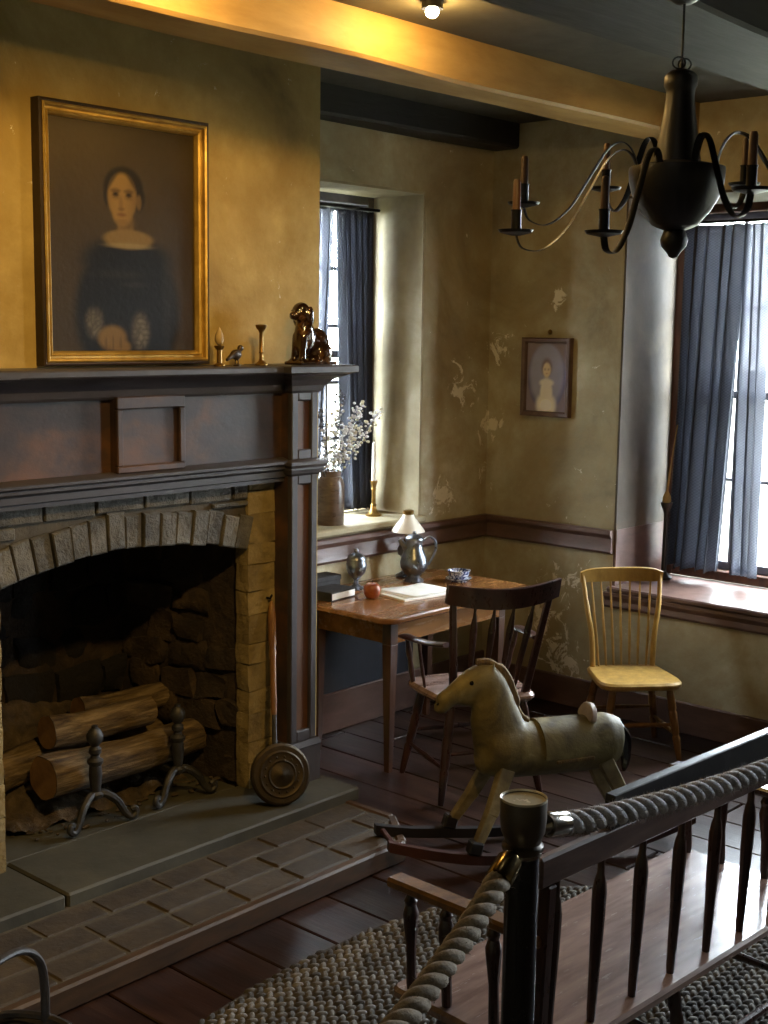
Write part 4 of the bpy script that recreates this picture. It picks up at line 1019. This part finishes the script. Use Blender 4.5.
# ================================================================ ROCKING HORSE
hx, hy = -.854, .519
hrz = math.atan2(hy, hx)                      # local +x = nose direction
t = thing('rocking_horse', 'worn ochre painted wooden rocking horse on dark rockers', 'rocking horse', (4.015, 2.742, 0), hrz)
b = MB()
secs = [(-.30, .395, .03, .05), (-.285, .40, .075, .085), (-.24, .40, .095, .105), (-.10, .39, .10, .10), (.05, .39, .10, .10), (.18, .40, .098, .108), (.235, .41, .085, .10), (.255, .415, .05, .07)]
b.tube([(x_, 0, z_) for x_, z_, a, c_ in secs], [(a, c_) for x_, z_, a, c_ in secs], 20, True, (0, 1, 0))
nk = spline([(.17, 0, .42), (.20, 0, .52), (.215, 0, .61), (.245, 0, .66), (.295, 0, .65), (.355, 0, .615), (.415, 0, .582)], 4)
nr = [(.078, .11), (.062, .095), (.05, .07), (.046, .062), (.043, .052), (.035, .04), (.027, .03)]
rad = []
for i in range(len(nk)):
    f = i/4; k = min(int(f), 5); s = f-k; rad.append(tuple(nr[k][q]*(1-s)+nr[k+1][q]*s for q in (0, 1)))
b.tube(nk, rad, 16, True, (0, 1, 0))
b.ell((.405, 0, .567), (.032, .025, .022)); b.ell((.31, 0, .605), (.055, .032, .038))
for s in (-1, 1): b.tube([(.225, s*.022, .70), (.215, s*.03, .735)], [.014, .004], 8)
t.scale = (1.05, 1.05, 1.05)
o = b.build('body', mHORSE, t); remesh(o, .010, 5)
for s in (-1, 1):
    MB().ell((.305, s*.036, .66), (.010, .006, .010), 10, 7).build('eye', mEYE, t); MB().ell((.425, s*.016, .588), (.005, .004, .005), 8, 6).build('nostril', mEYE, t)
MB().tube(spline([(.275, 0, .725), (.225, 0, .722), (.17, 0, .675), (.135, 0, .60), (.105, 0, .525), (.07, 0, .495)], 5), [(.012, .014)]*8+[(.014, .022)]*10+[(.01, .012)]*8, 8, True, (0, 1, 0)).build('mane', mMANE, t)
# painted saddle, straps and raised cantle
def arc_band(mb, x0, x1, a0, a1, ry, rz_, zc, th, n=16):
    vs = []; fs = []
    for i in range(n+1):
        a = a0+(a1-a0)*i/n; c_, s_ = math.cos(a), math.sin(a)
        for x_ in (x0, x1): vs += [(x_, ry*c_, zc+rz_*s_), (x_, (ry+th)*c_, zc+(rz_+th)*s_)]
    for i in range(n):
        o_ = i*4; fs += [(o_, o_+2, o_+6, o_+4), (o_+1, o_+5, o_+7, o_+3), (o_, o_+4, o_+5, o_+1), (o_+2, o_+3, o_+7, o_+6)]
    fs += [(0, 1, 3, 2), (n*4, n*4+2, n*4+3, n*4+1)]
    return mb.add(vs, fs)
arc_band(MB(), -.17, .04, -.15, PI+.15, .098, .099, .392, .008).build('saddle', mHORSE, t, 40)
for s in (-1, 1): MB().bar((-.15, s*.107, .372), (.0, s*.107, .366), .008, .014, .003).build('saddle_strap', mMANE, t, 0)
o = MB().prism([(.06*math.cos(a), .055*math.sin(a) if math.sin(a) > 0 else .012*math.sin(a)) for a in [2*PI*k/20 for k in range(20)]], -.012, .012, .004).build('cantle', mSADDLE, t, 40)
o.rotation_euler = (PI/2-.25, 0, PI/2); o.location = (-.165, 0, .492)
MB().tube(spline([(-.295, 0, .45), (-.325, 0, .40), (-.33, 0, .33), (-.325, 0, .27)], 4), [.012, .016, .018, .02, .022, .022, .022, .02, .02, .018, .015, .010, .005], 8).build('tail', mEYE, t)
# rockers: two curved boards and cross bars
RS = .13
def rocker_y(x_): return RS-.05*max(0, (abs(x_)-.33)/.3)
def rocker_z(x_): return .012+.24*max(0, abs(x_)-.05)**2
for s, m_ in ((-1, mBLKW), (1, mROCK)):
    mb = MB(); vs = []; fs = []; n = 30
    for i in range(n+1):
        x_ = -.58+1.20*i/n; z_ = rocker_z(x_)
        for dy in (-.014, .014): vs += [(x_, s*rocker_y(x_)+dy, z_), (x_, s*rocker_y(x_)+dy, z_+.036)]
    for i in range(n):
        o_ = i*4; fs += [(o_, o_+4, o_+5, o_+1), (o_+2, o_+3, o_+7, o_+6), (o_, o_+2, o_+6, o_+4), (o_+1, o_+5, o_+7, o_+3)]
    fs += [(0, 1, 3, 2), (n*4, n*4+2, n*4+3, n*4+1)]
    mb.add(vs, fs).build('rocker', m_, t, 30)
for x_ in (-.56, .595): MB().bar((x_, -rocker_y(x_), rocker_z(x_)+.02), (x_, rocker_y(x_), rocker_z(x_)+.02), .018, .016, .003).build('cross_bar', mROCK, t, 0)
for s in (-1, 1):
    for x0, x1 in ((.175, .31), (-.21, -.35)):
        m = MB(); m.bar((x0, s*.065, .345), (x0+(x1-x0)*.55, s*.105, .19), .06, .038, .005, (0, 1, 0), .045, .034); m.bar((x0+(x1-x0)*.5, s*.10, .205), (x1, s*RS, rocker_z(x1)+.06), .045, .034, .005, (0, 1, 0), .034, .03)
        lg = m.build('leg', mHORSEL, t, 0)
        MB().bar((x1-.002, s*RS, rocker_z(x1)+.085), (x1+.012*(1 if x1 > 0 else -1), s*RS, rocker_z(x1)+.038), .052, .04, .006, (0, 1, 0)).build('hoof', mBLKW, lg, 0)

# ================================================================ RUG
RC, RA, RB, RE, RR = (2.70, 1.70), 1.40, 1.06, 2.3, .05
t = thing('braided_rug', 'oval braided rug of grey and brown wool under the settee', 'rug', (RC[0], RC[1], 0), RR)
def sup(a, s=1.0):
    c_, s_ = math.cos(a), math.sin(a); return (s*RA*math.copysign(abs(c_)**(2/RE), c_), s*RB*math.copysign(abs(s_)**(2/RE), s_))
MB().prism([sup(2*PI*k/72) for k in range(72)], .0005, .008, .003).build('backing', mRUGB, t, 30)
mb = MB(); rnd = random.Random(2)
cols = [lin(c)[:3] for c in ('#605b54', '#706b63', '#4e4a44', '#655f56', '#7a756e', '#433f3a', '#57524a')]
rowh, stl = .034, .040
octv = [(math.cos(2*PI*k/8), math.sin(2*PI*k/8)) for k in range(8)]
r = 0; y = -RB
while y < RB:
    band = cols[(r//3) % 7]; x = -RA+(r % 2)*stl/2
    while x < RA:
        if (abs(x)/RA)**RE+(abs(y)/RB)**RE < .985:
            c_ = band if rnd.random() < .62 else cols[rnd.randrange(7)]
            ang = .5 if r % 2 else -.5; ca, sa = math.cos(ang), math.sin(ang)
            vs = []
            for rr, z in ((1, .006), (.72, .0155)):
                for q, w_ in octv:
                    u, v = q*rr*.0215, w_*rr*.0105; vs.append((x+u*ca-v*sa, y+u*sa+v*ca, z))
            vs.append((x, y, .0185))
            fs = [(k, (k+1) % 8, 8+(k+1) % 8, 8+k) for k in range(8)]+[(8+k, 8+(k+1) % 8, 16) for k in range(8)]
            mb.add(vs, fs, None, c_)
        x += stl
    y += rowh*.62; r += 1
stuff(mb.build('braid', mRUG, t, 60))

# ================================================================ SETTEE (back towards the camera)
sx0, sx1, sy0, sy1, sz = 2.20, 3.475, 1.445, 1.925, .42
scx = (sx0+sx1)/2
t = thing('spindle_settee', 'plum brown two seat spindle back settee with its back turned, behind the rope', 'settee', (scx+.01, 1.675, 0), -.06)
hw = (sx1-sx0)/2; hd = (sy1-sy0)/2
MB().prism(round_rect(-hw, hw, -hd, hd, .03, 4), sz-.03, sz, .008).build('seat', mSEATP, t, 30)
yb, yt = -hd+.045, -hd+.03
RZ0, RZ1 = .815, .885
n_sp = 8
for k in range(n_sp):
    x_ = -hw+.06+(2*hw-.12)*k/(n_sp-1)
    MB().turned((x_, yb, sz-.02), (x_, yt, RZ0+.01), [(0, .009), (.1, .011), (.35, .013), (.6, .016), (.8, .017), (.87, .013), (.9, .009), (1, .008)], 10).build('back_spindle', mDARKW, t)
mb = MB(); mb.bar((-hw-.01, yt, (RZ0+RZ1)/2), (hw+.01, yt, (RZ0+RZ1)/2), .026, RZ1-RZ0, .006); mb.build('back_rail', mRAIL, t, 0)
mb = MB(); out = [(-.40, 0), (.385, 0), (.375, .08), (-.39, .08)]
Mc = Matrix.Translation((0, yt+.014, RZ1-.002)) @ Matrix.Rotation(PI/2, 4, 'X')
mb.prism(out, 0, .028, .003, Mc).build('crest_rail', mBLKW, t, 0)
for s in (-1, 1):
    xx = s*(hw-.03)
    MB().bar((xx, yt, .685), (xx, hd+.02, .675), .055, .026, .007).build('arm_rest', mDARKW if s > 0 else mLEGB, t, 0)
    for y_, a in ((yb+.13, .681), (.08, .677), (hd-.045, .674)):
        MB().turned((xx, y_-.005, sz-.02), (xx, y_+.005, a), [(0, .009), (.12, .013), (.45, .012), (.66, .018), (.76, .020), (.84, .013), (.88, .017), (.92, .011), (1, .009)], 10).build('arm_spindle', mDARKW, t)
    MB().bar((xx, yt, RZ0), (xx, yb, sz-.01), .03, .03, .004, (1, 0, 0)).build('back_post', mDARKW, t, 0)
lx = (-hw+.12, 0, hw-.12)
for x_ in lx:
    for s in (-1, 1):
        MB().turned((x_, s*(hd-.10), sz-.02), (x_*1.06, s*(hd-.02), .0185), LEGP, 10).build('leg', mDARKW, t)
    MB().turned((x_*1.035, -(hd-.055), .19), (x_*1.035, hd-.055, .19), [(0, .009), (.5, .014), (1, .009)], 8).build('stretcher', mDARKW, t)
for s in (-1, 1):
    for a, b in zip(lx[:-1], lx[1:]): MB().turned((a*1.04, s*(hd-.045), .135), (b*1.04, s*(hd-.045), .135), [(0, .009), (.5, .014), (1, .009)], 8).build('stretcher', mDARKW, t)

# ================================================================ BARRIER POST AND ROPES
PT = (1.985, 1.40)
t = thing('barrier_post', 'black barrier post with a brass topped cap holding two ropes', 'post', (PT[0], PT[1], 0))
MB().lathe([(.0, 0), (.16, 0), (.165, .008), (.15, .02), (.05, .035), (.035, .05), (.0, .05)], 32).build('base', mPOST, t)
MB().lathe([(.033, .04), (.033, 1.005), (.0, 1.005)], 28).build('shaft', mPOST, t)
MB().lathe([(.0, .995), (.038, .995), (.041, 1.0), (.041, 1.008), (.036, 1.014), (.036, 1.02), (.043, 1.035), (.0455, 1.06), (.0455, 1.098), (.044, 1.102), (.0, 1.0)], 28).build('cap', mCAP, t)
MB().lathe([(.0, 1.094), (.0425, 1.097), (.0435, 1.1025), (.0452, 1.1035), (.0452, 1.098)], 28).build('cap_top', mCAPT, t)
MB().lathe([(.034, .985), (.0375, .988), (.0375, 1.0), (.034, 1.0)], 28).build('collar', mCHROME, t)

dup(t, (3.795, 1.185, 0), 0, 'black barrier post at the far end of the grey rope, out of view')
dup(t, (.405, 1.01, 0), 0, 'black barrier post at the far end of the tan rope, out of view')
def rope(name, pts, rad, pitch, mat, fmat, label, fuzz, seed):
    root = thing(name, label, 'rope', pts[0])
    path = spline(pts, 24); o0 = Vector(pts[0]); path = [p-o0 for p in path]
    # even arc length
    L = [0]
    for a, b in zip(path[:-1], path[1:]): L.append(L[-1]+(b-a).length)
    tot = L[-1]; n = int(tot/.006); pp = []; j = 0
    for i in range(n+1):
        s = tot*i/n
        while j < len(L)-2 and L[j+1] < s: j += 1
        f = (s-L[j])/max(L[j+1]-L[j], 1e-6); pp.append(path[j].lerp(path[j+1], f))
    fer = .075; i0 = int(fer/tot*n)
    frames = []; nrm = Vector((0, 0, 1))
    for i in range(n+1):
        tg = (pp[min(i+1, n)]-pp[max(i-1, 0)]).normalized(); nn = (nrm-tg*nrm.dot(tg)).normalized(); frames.append((nn, tg.cross(nn)))
    NS = 3
    for k in range(NS):
        q = []
        for i in range(i0-3, n+1):
            a = 2*PI*(tot*i/n/pitch+k/NS); q.append(pp[i]+(frames[i][0]*math.cos(a)+frames[i][1]*math.sin(a))*rad*.5)
        st = MB().tube(q, rad*.56, 10).build('strand', mat, root, 60)
    d = (pp[3]-pp[0]).normalized()
    MB().tube([pp[0]+d*.012, pp[0]+d*.016, pp[i0]-d*.004, pp[i0]], [rad*.55, rad*1.08, rad*1.12, rad*1.02], 20).build('ferrule', fmat, root)
    MB().ell(pp[0]+d*.012, (rad*.85, rad*.85, rad*.85), 14, 9).build('ferrule_end', fmat, root)
    MB().tube([pp[0]+d*.0-d*.012, pp[0]+d*.015], rad*.3, 10).build('hook', fmat, root)
    if fuzz:
        rnd = random.Random(seed); mb = MB()
        for _ in range(fuzz):
            i = rnd.randrange(i0, n); a = rnd.uniform(0, 2*PI); dr = frames[i][0]*math.cos(a)+frames[i][1]*math.sin(a); tg = (pp[min(i+1, n)]-pp[max(i-1, 0)]).normalized()
            b0 = pp[i]+dr*rad*.75; b1 = b0+dr*rad*rnd.uniform(.2, .75)+tg*rnd.uniform(-.016, .016)+Vector((0, 0, -.002)); sd = dr.cross(tg)*.0011
            mb.add([b0-sd, b0+sd, b1, b0+tg*.001], [(0, 1, 2), (1, 3, 2), (3, 0, 2)])
        stuff(mb.build('loose_fibres', mat, root, 0))
    return root
rope('barrier_rope', [(2.035, 1.392, 1.035), (2.16, 1.378, 1.012), (2.45, 1.345, .985), (2.84, 1.30, .970), (3.3, 1.245, .985), (3.75, 1.19, 1.03)], .0235, .105, mROPE, mCHROME, 'grey fuzzy barrier rope running in front of the settee back', 4500, 3)
rope('barrier_rope', [(1.940, 1.392, 1.0), (1.885, 1.378, .978), (1.70, 1.332, .925), (1.385, 1.25, .885), (.95, 1.14, .91), (.45, 1.02, 1.0)], .0235, .105, mROPE2, mBRZ, 'tan twisted barrier rope dropping away toward the bottom of the picture', 500, 6)

# ================================================================ BASKET (bottom left)
t = thing('wicker_basket', 'dark wicker basket with an arched handle in front of the hearth', 'basket', (1.60, 2.70, 0), .35)
prof = [(.14, .0), (.17, .05), (.195, .12), (.205, .18)]
for k in range(12):
    z = .01+.17*k/11; f = z/.18; r_ = .145+.06*math.sin(f*PI/2)
    pts_ = [((r_+.004*math.sin(12*a+k*PI))*math.cos(a), (r_+.004*math.sin(12*a+k*PI))*math.sin(a), z) for a in [2*PI*j/72 for j in range(73)]]
    MB().tube(pts_, .0085, 6, False).build('weave_row', mWICK, t)
MB().tube([(.215*math.cos(a), .215*math.sin(a), .19) for a in [2*PI*j/48 for j in range(49)]], .013, 8, False).build('rim', mWICK, t)
MB().lathe([(.0, 0), (.14, 0), (.14, .012), (.0, .012)], 24).build('bottom', mWICK, t)
MB().tube(spline([(.205, 0, .12), (.21, 0, .27), (.185, 0, .37), (.09, 0, .43), (-.09, 0, .43), (-.185, 0, .37), (-.21, 0, .27), (-.205, 0, .12)], 7), [(.013, .010)]*50, 10, True, (0, 1, 0)).build('handle', mWICK, t)
rnd = random.Random(8)
for i in range(8):
    a = rnd.uniform(0, 2*PI); q = rnd.uniform(.0, .14); r_ = rnd.uniform(.04, .06)
    mb = MB(); rough_box(mb, -r_, r_, -r_*.9, r_*.9, -r_*.8, r_*.8, .02, 3, i)
    c_ = Vector((q*math.cos(a), q*math.sin(a), .165+rnd.uniform(-.02, .015)))
    o = mb.build('wool_tuft', mWOOL, None, 80); o.location = t.location+Matrix.Rotation(.35, 3, 'Z') @ c_
    tag(o, 'grey white wool tuft lying in the wicker basket', 'wool', 'wool tufts in the basket')
o = MB().ell((0, 0, .08), (.16, .16, .085), 20, 10).build('dark_cloth', mCHAR, None, 60); o.location = t.location; tag(o, 'dark cloth lining the wicker basket under the wool', 'cloth')

# ================================================================ WINDOW STICK
t = thing('candle_dipper', 'thin tan stick with a wide foot leaning by the right window frame', 'stick', (6.10, 3.44, W2[2]+.028))
MB().lathe([(.0, 0), (.045, 0), (.047, .008), (.03, .02), (.014, .04), (.012, .35), (.018, .37), (.03, .395), (.032, .41), (.0, .41)], 16).build('stand', mBLKW, t)
MB().lathe([(.0, .41), (.02, .41), (.024, .42), (.02, .445), (.012, .46), (.008, .47), (.0, .47)], 14).build('socket', mTAN, t)
MB().tube(spline([(0, 0, .46), (.01, 0, .52), (.03, -.005, .66), (.06, -.01, .82)], 5), [.006]*8+[.004]*8, 8).build('stick', mTAN, t)

# ================================================================ CHANDELIER
CP = Vector((3.382, 1.922, 0))
t = thing('chandelier', 'black turned wood chandelier with curved iron candle arms hanging from the ceiling', 'chandelier', (CP.x, CP.y, 0))
MB().lathe([(.0, 2.205), (.012, 2.21), (.022, 2.225), (.036, 2.24), (.04, 2.258), (.034, 2.275), (.03, 2.285), (.05, 2.292), (.065, 2.30), (.10, 2.34), (.125, 2.385), (.134, 2.42), (.136, 2.45), (.134, 2.46), (.10, 2.468), (.066, 2.475), (.062, 2.50), (.055, 2.55), (.045, 2.61), (.04, 2.66), (.042, 2.675), (.047, 2.685), (.047, 2.708), (.042, 2.717), (.03, 2.725), (.0, 2.73)], 32).build('body', mCHAND, t)
MB().tube([(0, 0, 2.72), (0, 0, 2.745)], .006, 8).build('eye_bolt', mBLACKI, t)
for sx_ in (-1, 1): MB().tube([(sx_*.016+.018*math.cos(a)*.67, -.018*math.cos(a)*.74, 2.745+.016*math.sin(a)) for a in [2*PI*j/14 for j in range(15)]], .0028, 6, False).build('hanging_ring', mBLACKI, t)
MB().tube([(0, 0, 2.74), (0, 0, 2.92)], .0035, 8).build('hanging_rod', mBLACKI, t)
MB().lathe([(.0, 2.905), (.02, 2.905), (.045, 2.92), (.05, 2.935), (.0, 2.935)], 20).build('ceiling_hook_plate', mBLACKI, t)
arms = [(146, .48, -.065), (100, .48, .045), (188, .48, -.085), (57, .48, .115), (4, .48, .125), (232, .48, .02), (276, .48, .06), (320, .48, .10)]
for deg, R_, dz in arms:
    a = math.radians(deg); d = Vector((math.cos(a), math.sin(a), 0)); sd = Vector((-d.y, d.x, 0))
    def pz(r_, z_): return Vector((d.x*r_, d.y*r_, z_+dz*(r_/R_)))
    path = spline([pz(.115, 2.44), pz(.135, 2.50), pz(.17, 2.525), pz(.215, 2.50), pz(.27, 2.415), pz(.33, 2.325), pz(.40, 2.275), pz(.46, 2.285), pz(R_, 2.325)], 5)
    am = MB().ribbon(path, .020, .004, sd).build('arm', mBLACKI, t, 60)
    b = pz(R_, 2.325); Mt = Matrix.Translation(b)
    MB().lathe([(.0, -.004), (.012, -.004), (.045, .004), (.05, .012), (.047, .012), (.012, .003), (.0, .003)], 20, Mt).build('drip_pan', mBLACKI, am)
    MB().lathe([(.0, .003), (.014, .003), (.014, .06), (.016, .066), (.011, .066), (.0, .06)], 14, Mt).build('candle_socket', mBLACKI, am)
    MB().lathe([(.0, .055), (.0115, .055), (.011, .14), (.008, .148), (.0, .15)], 12, Mt).build('candle', mCANDB, am)
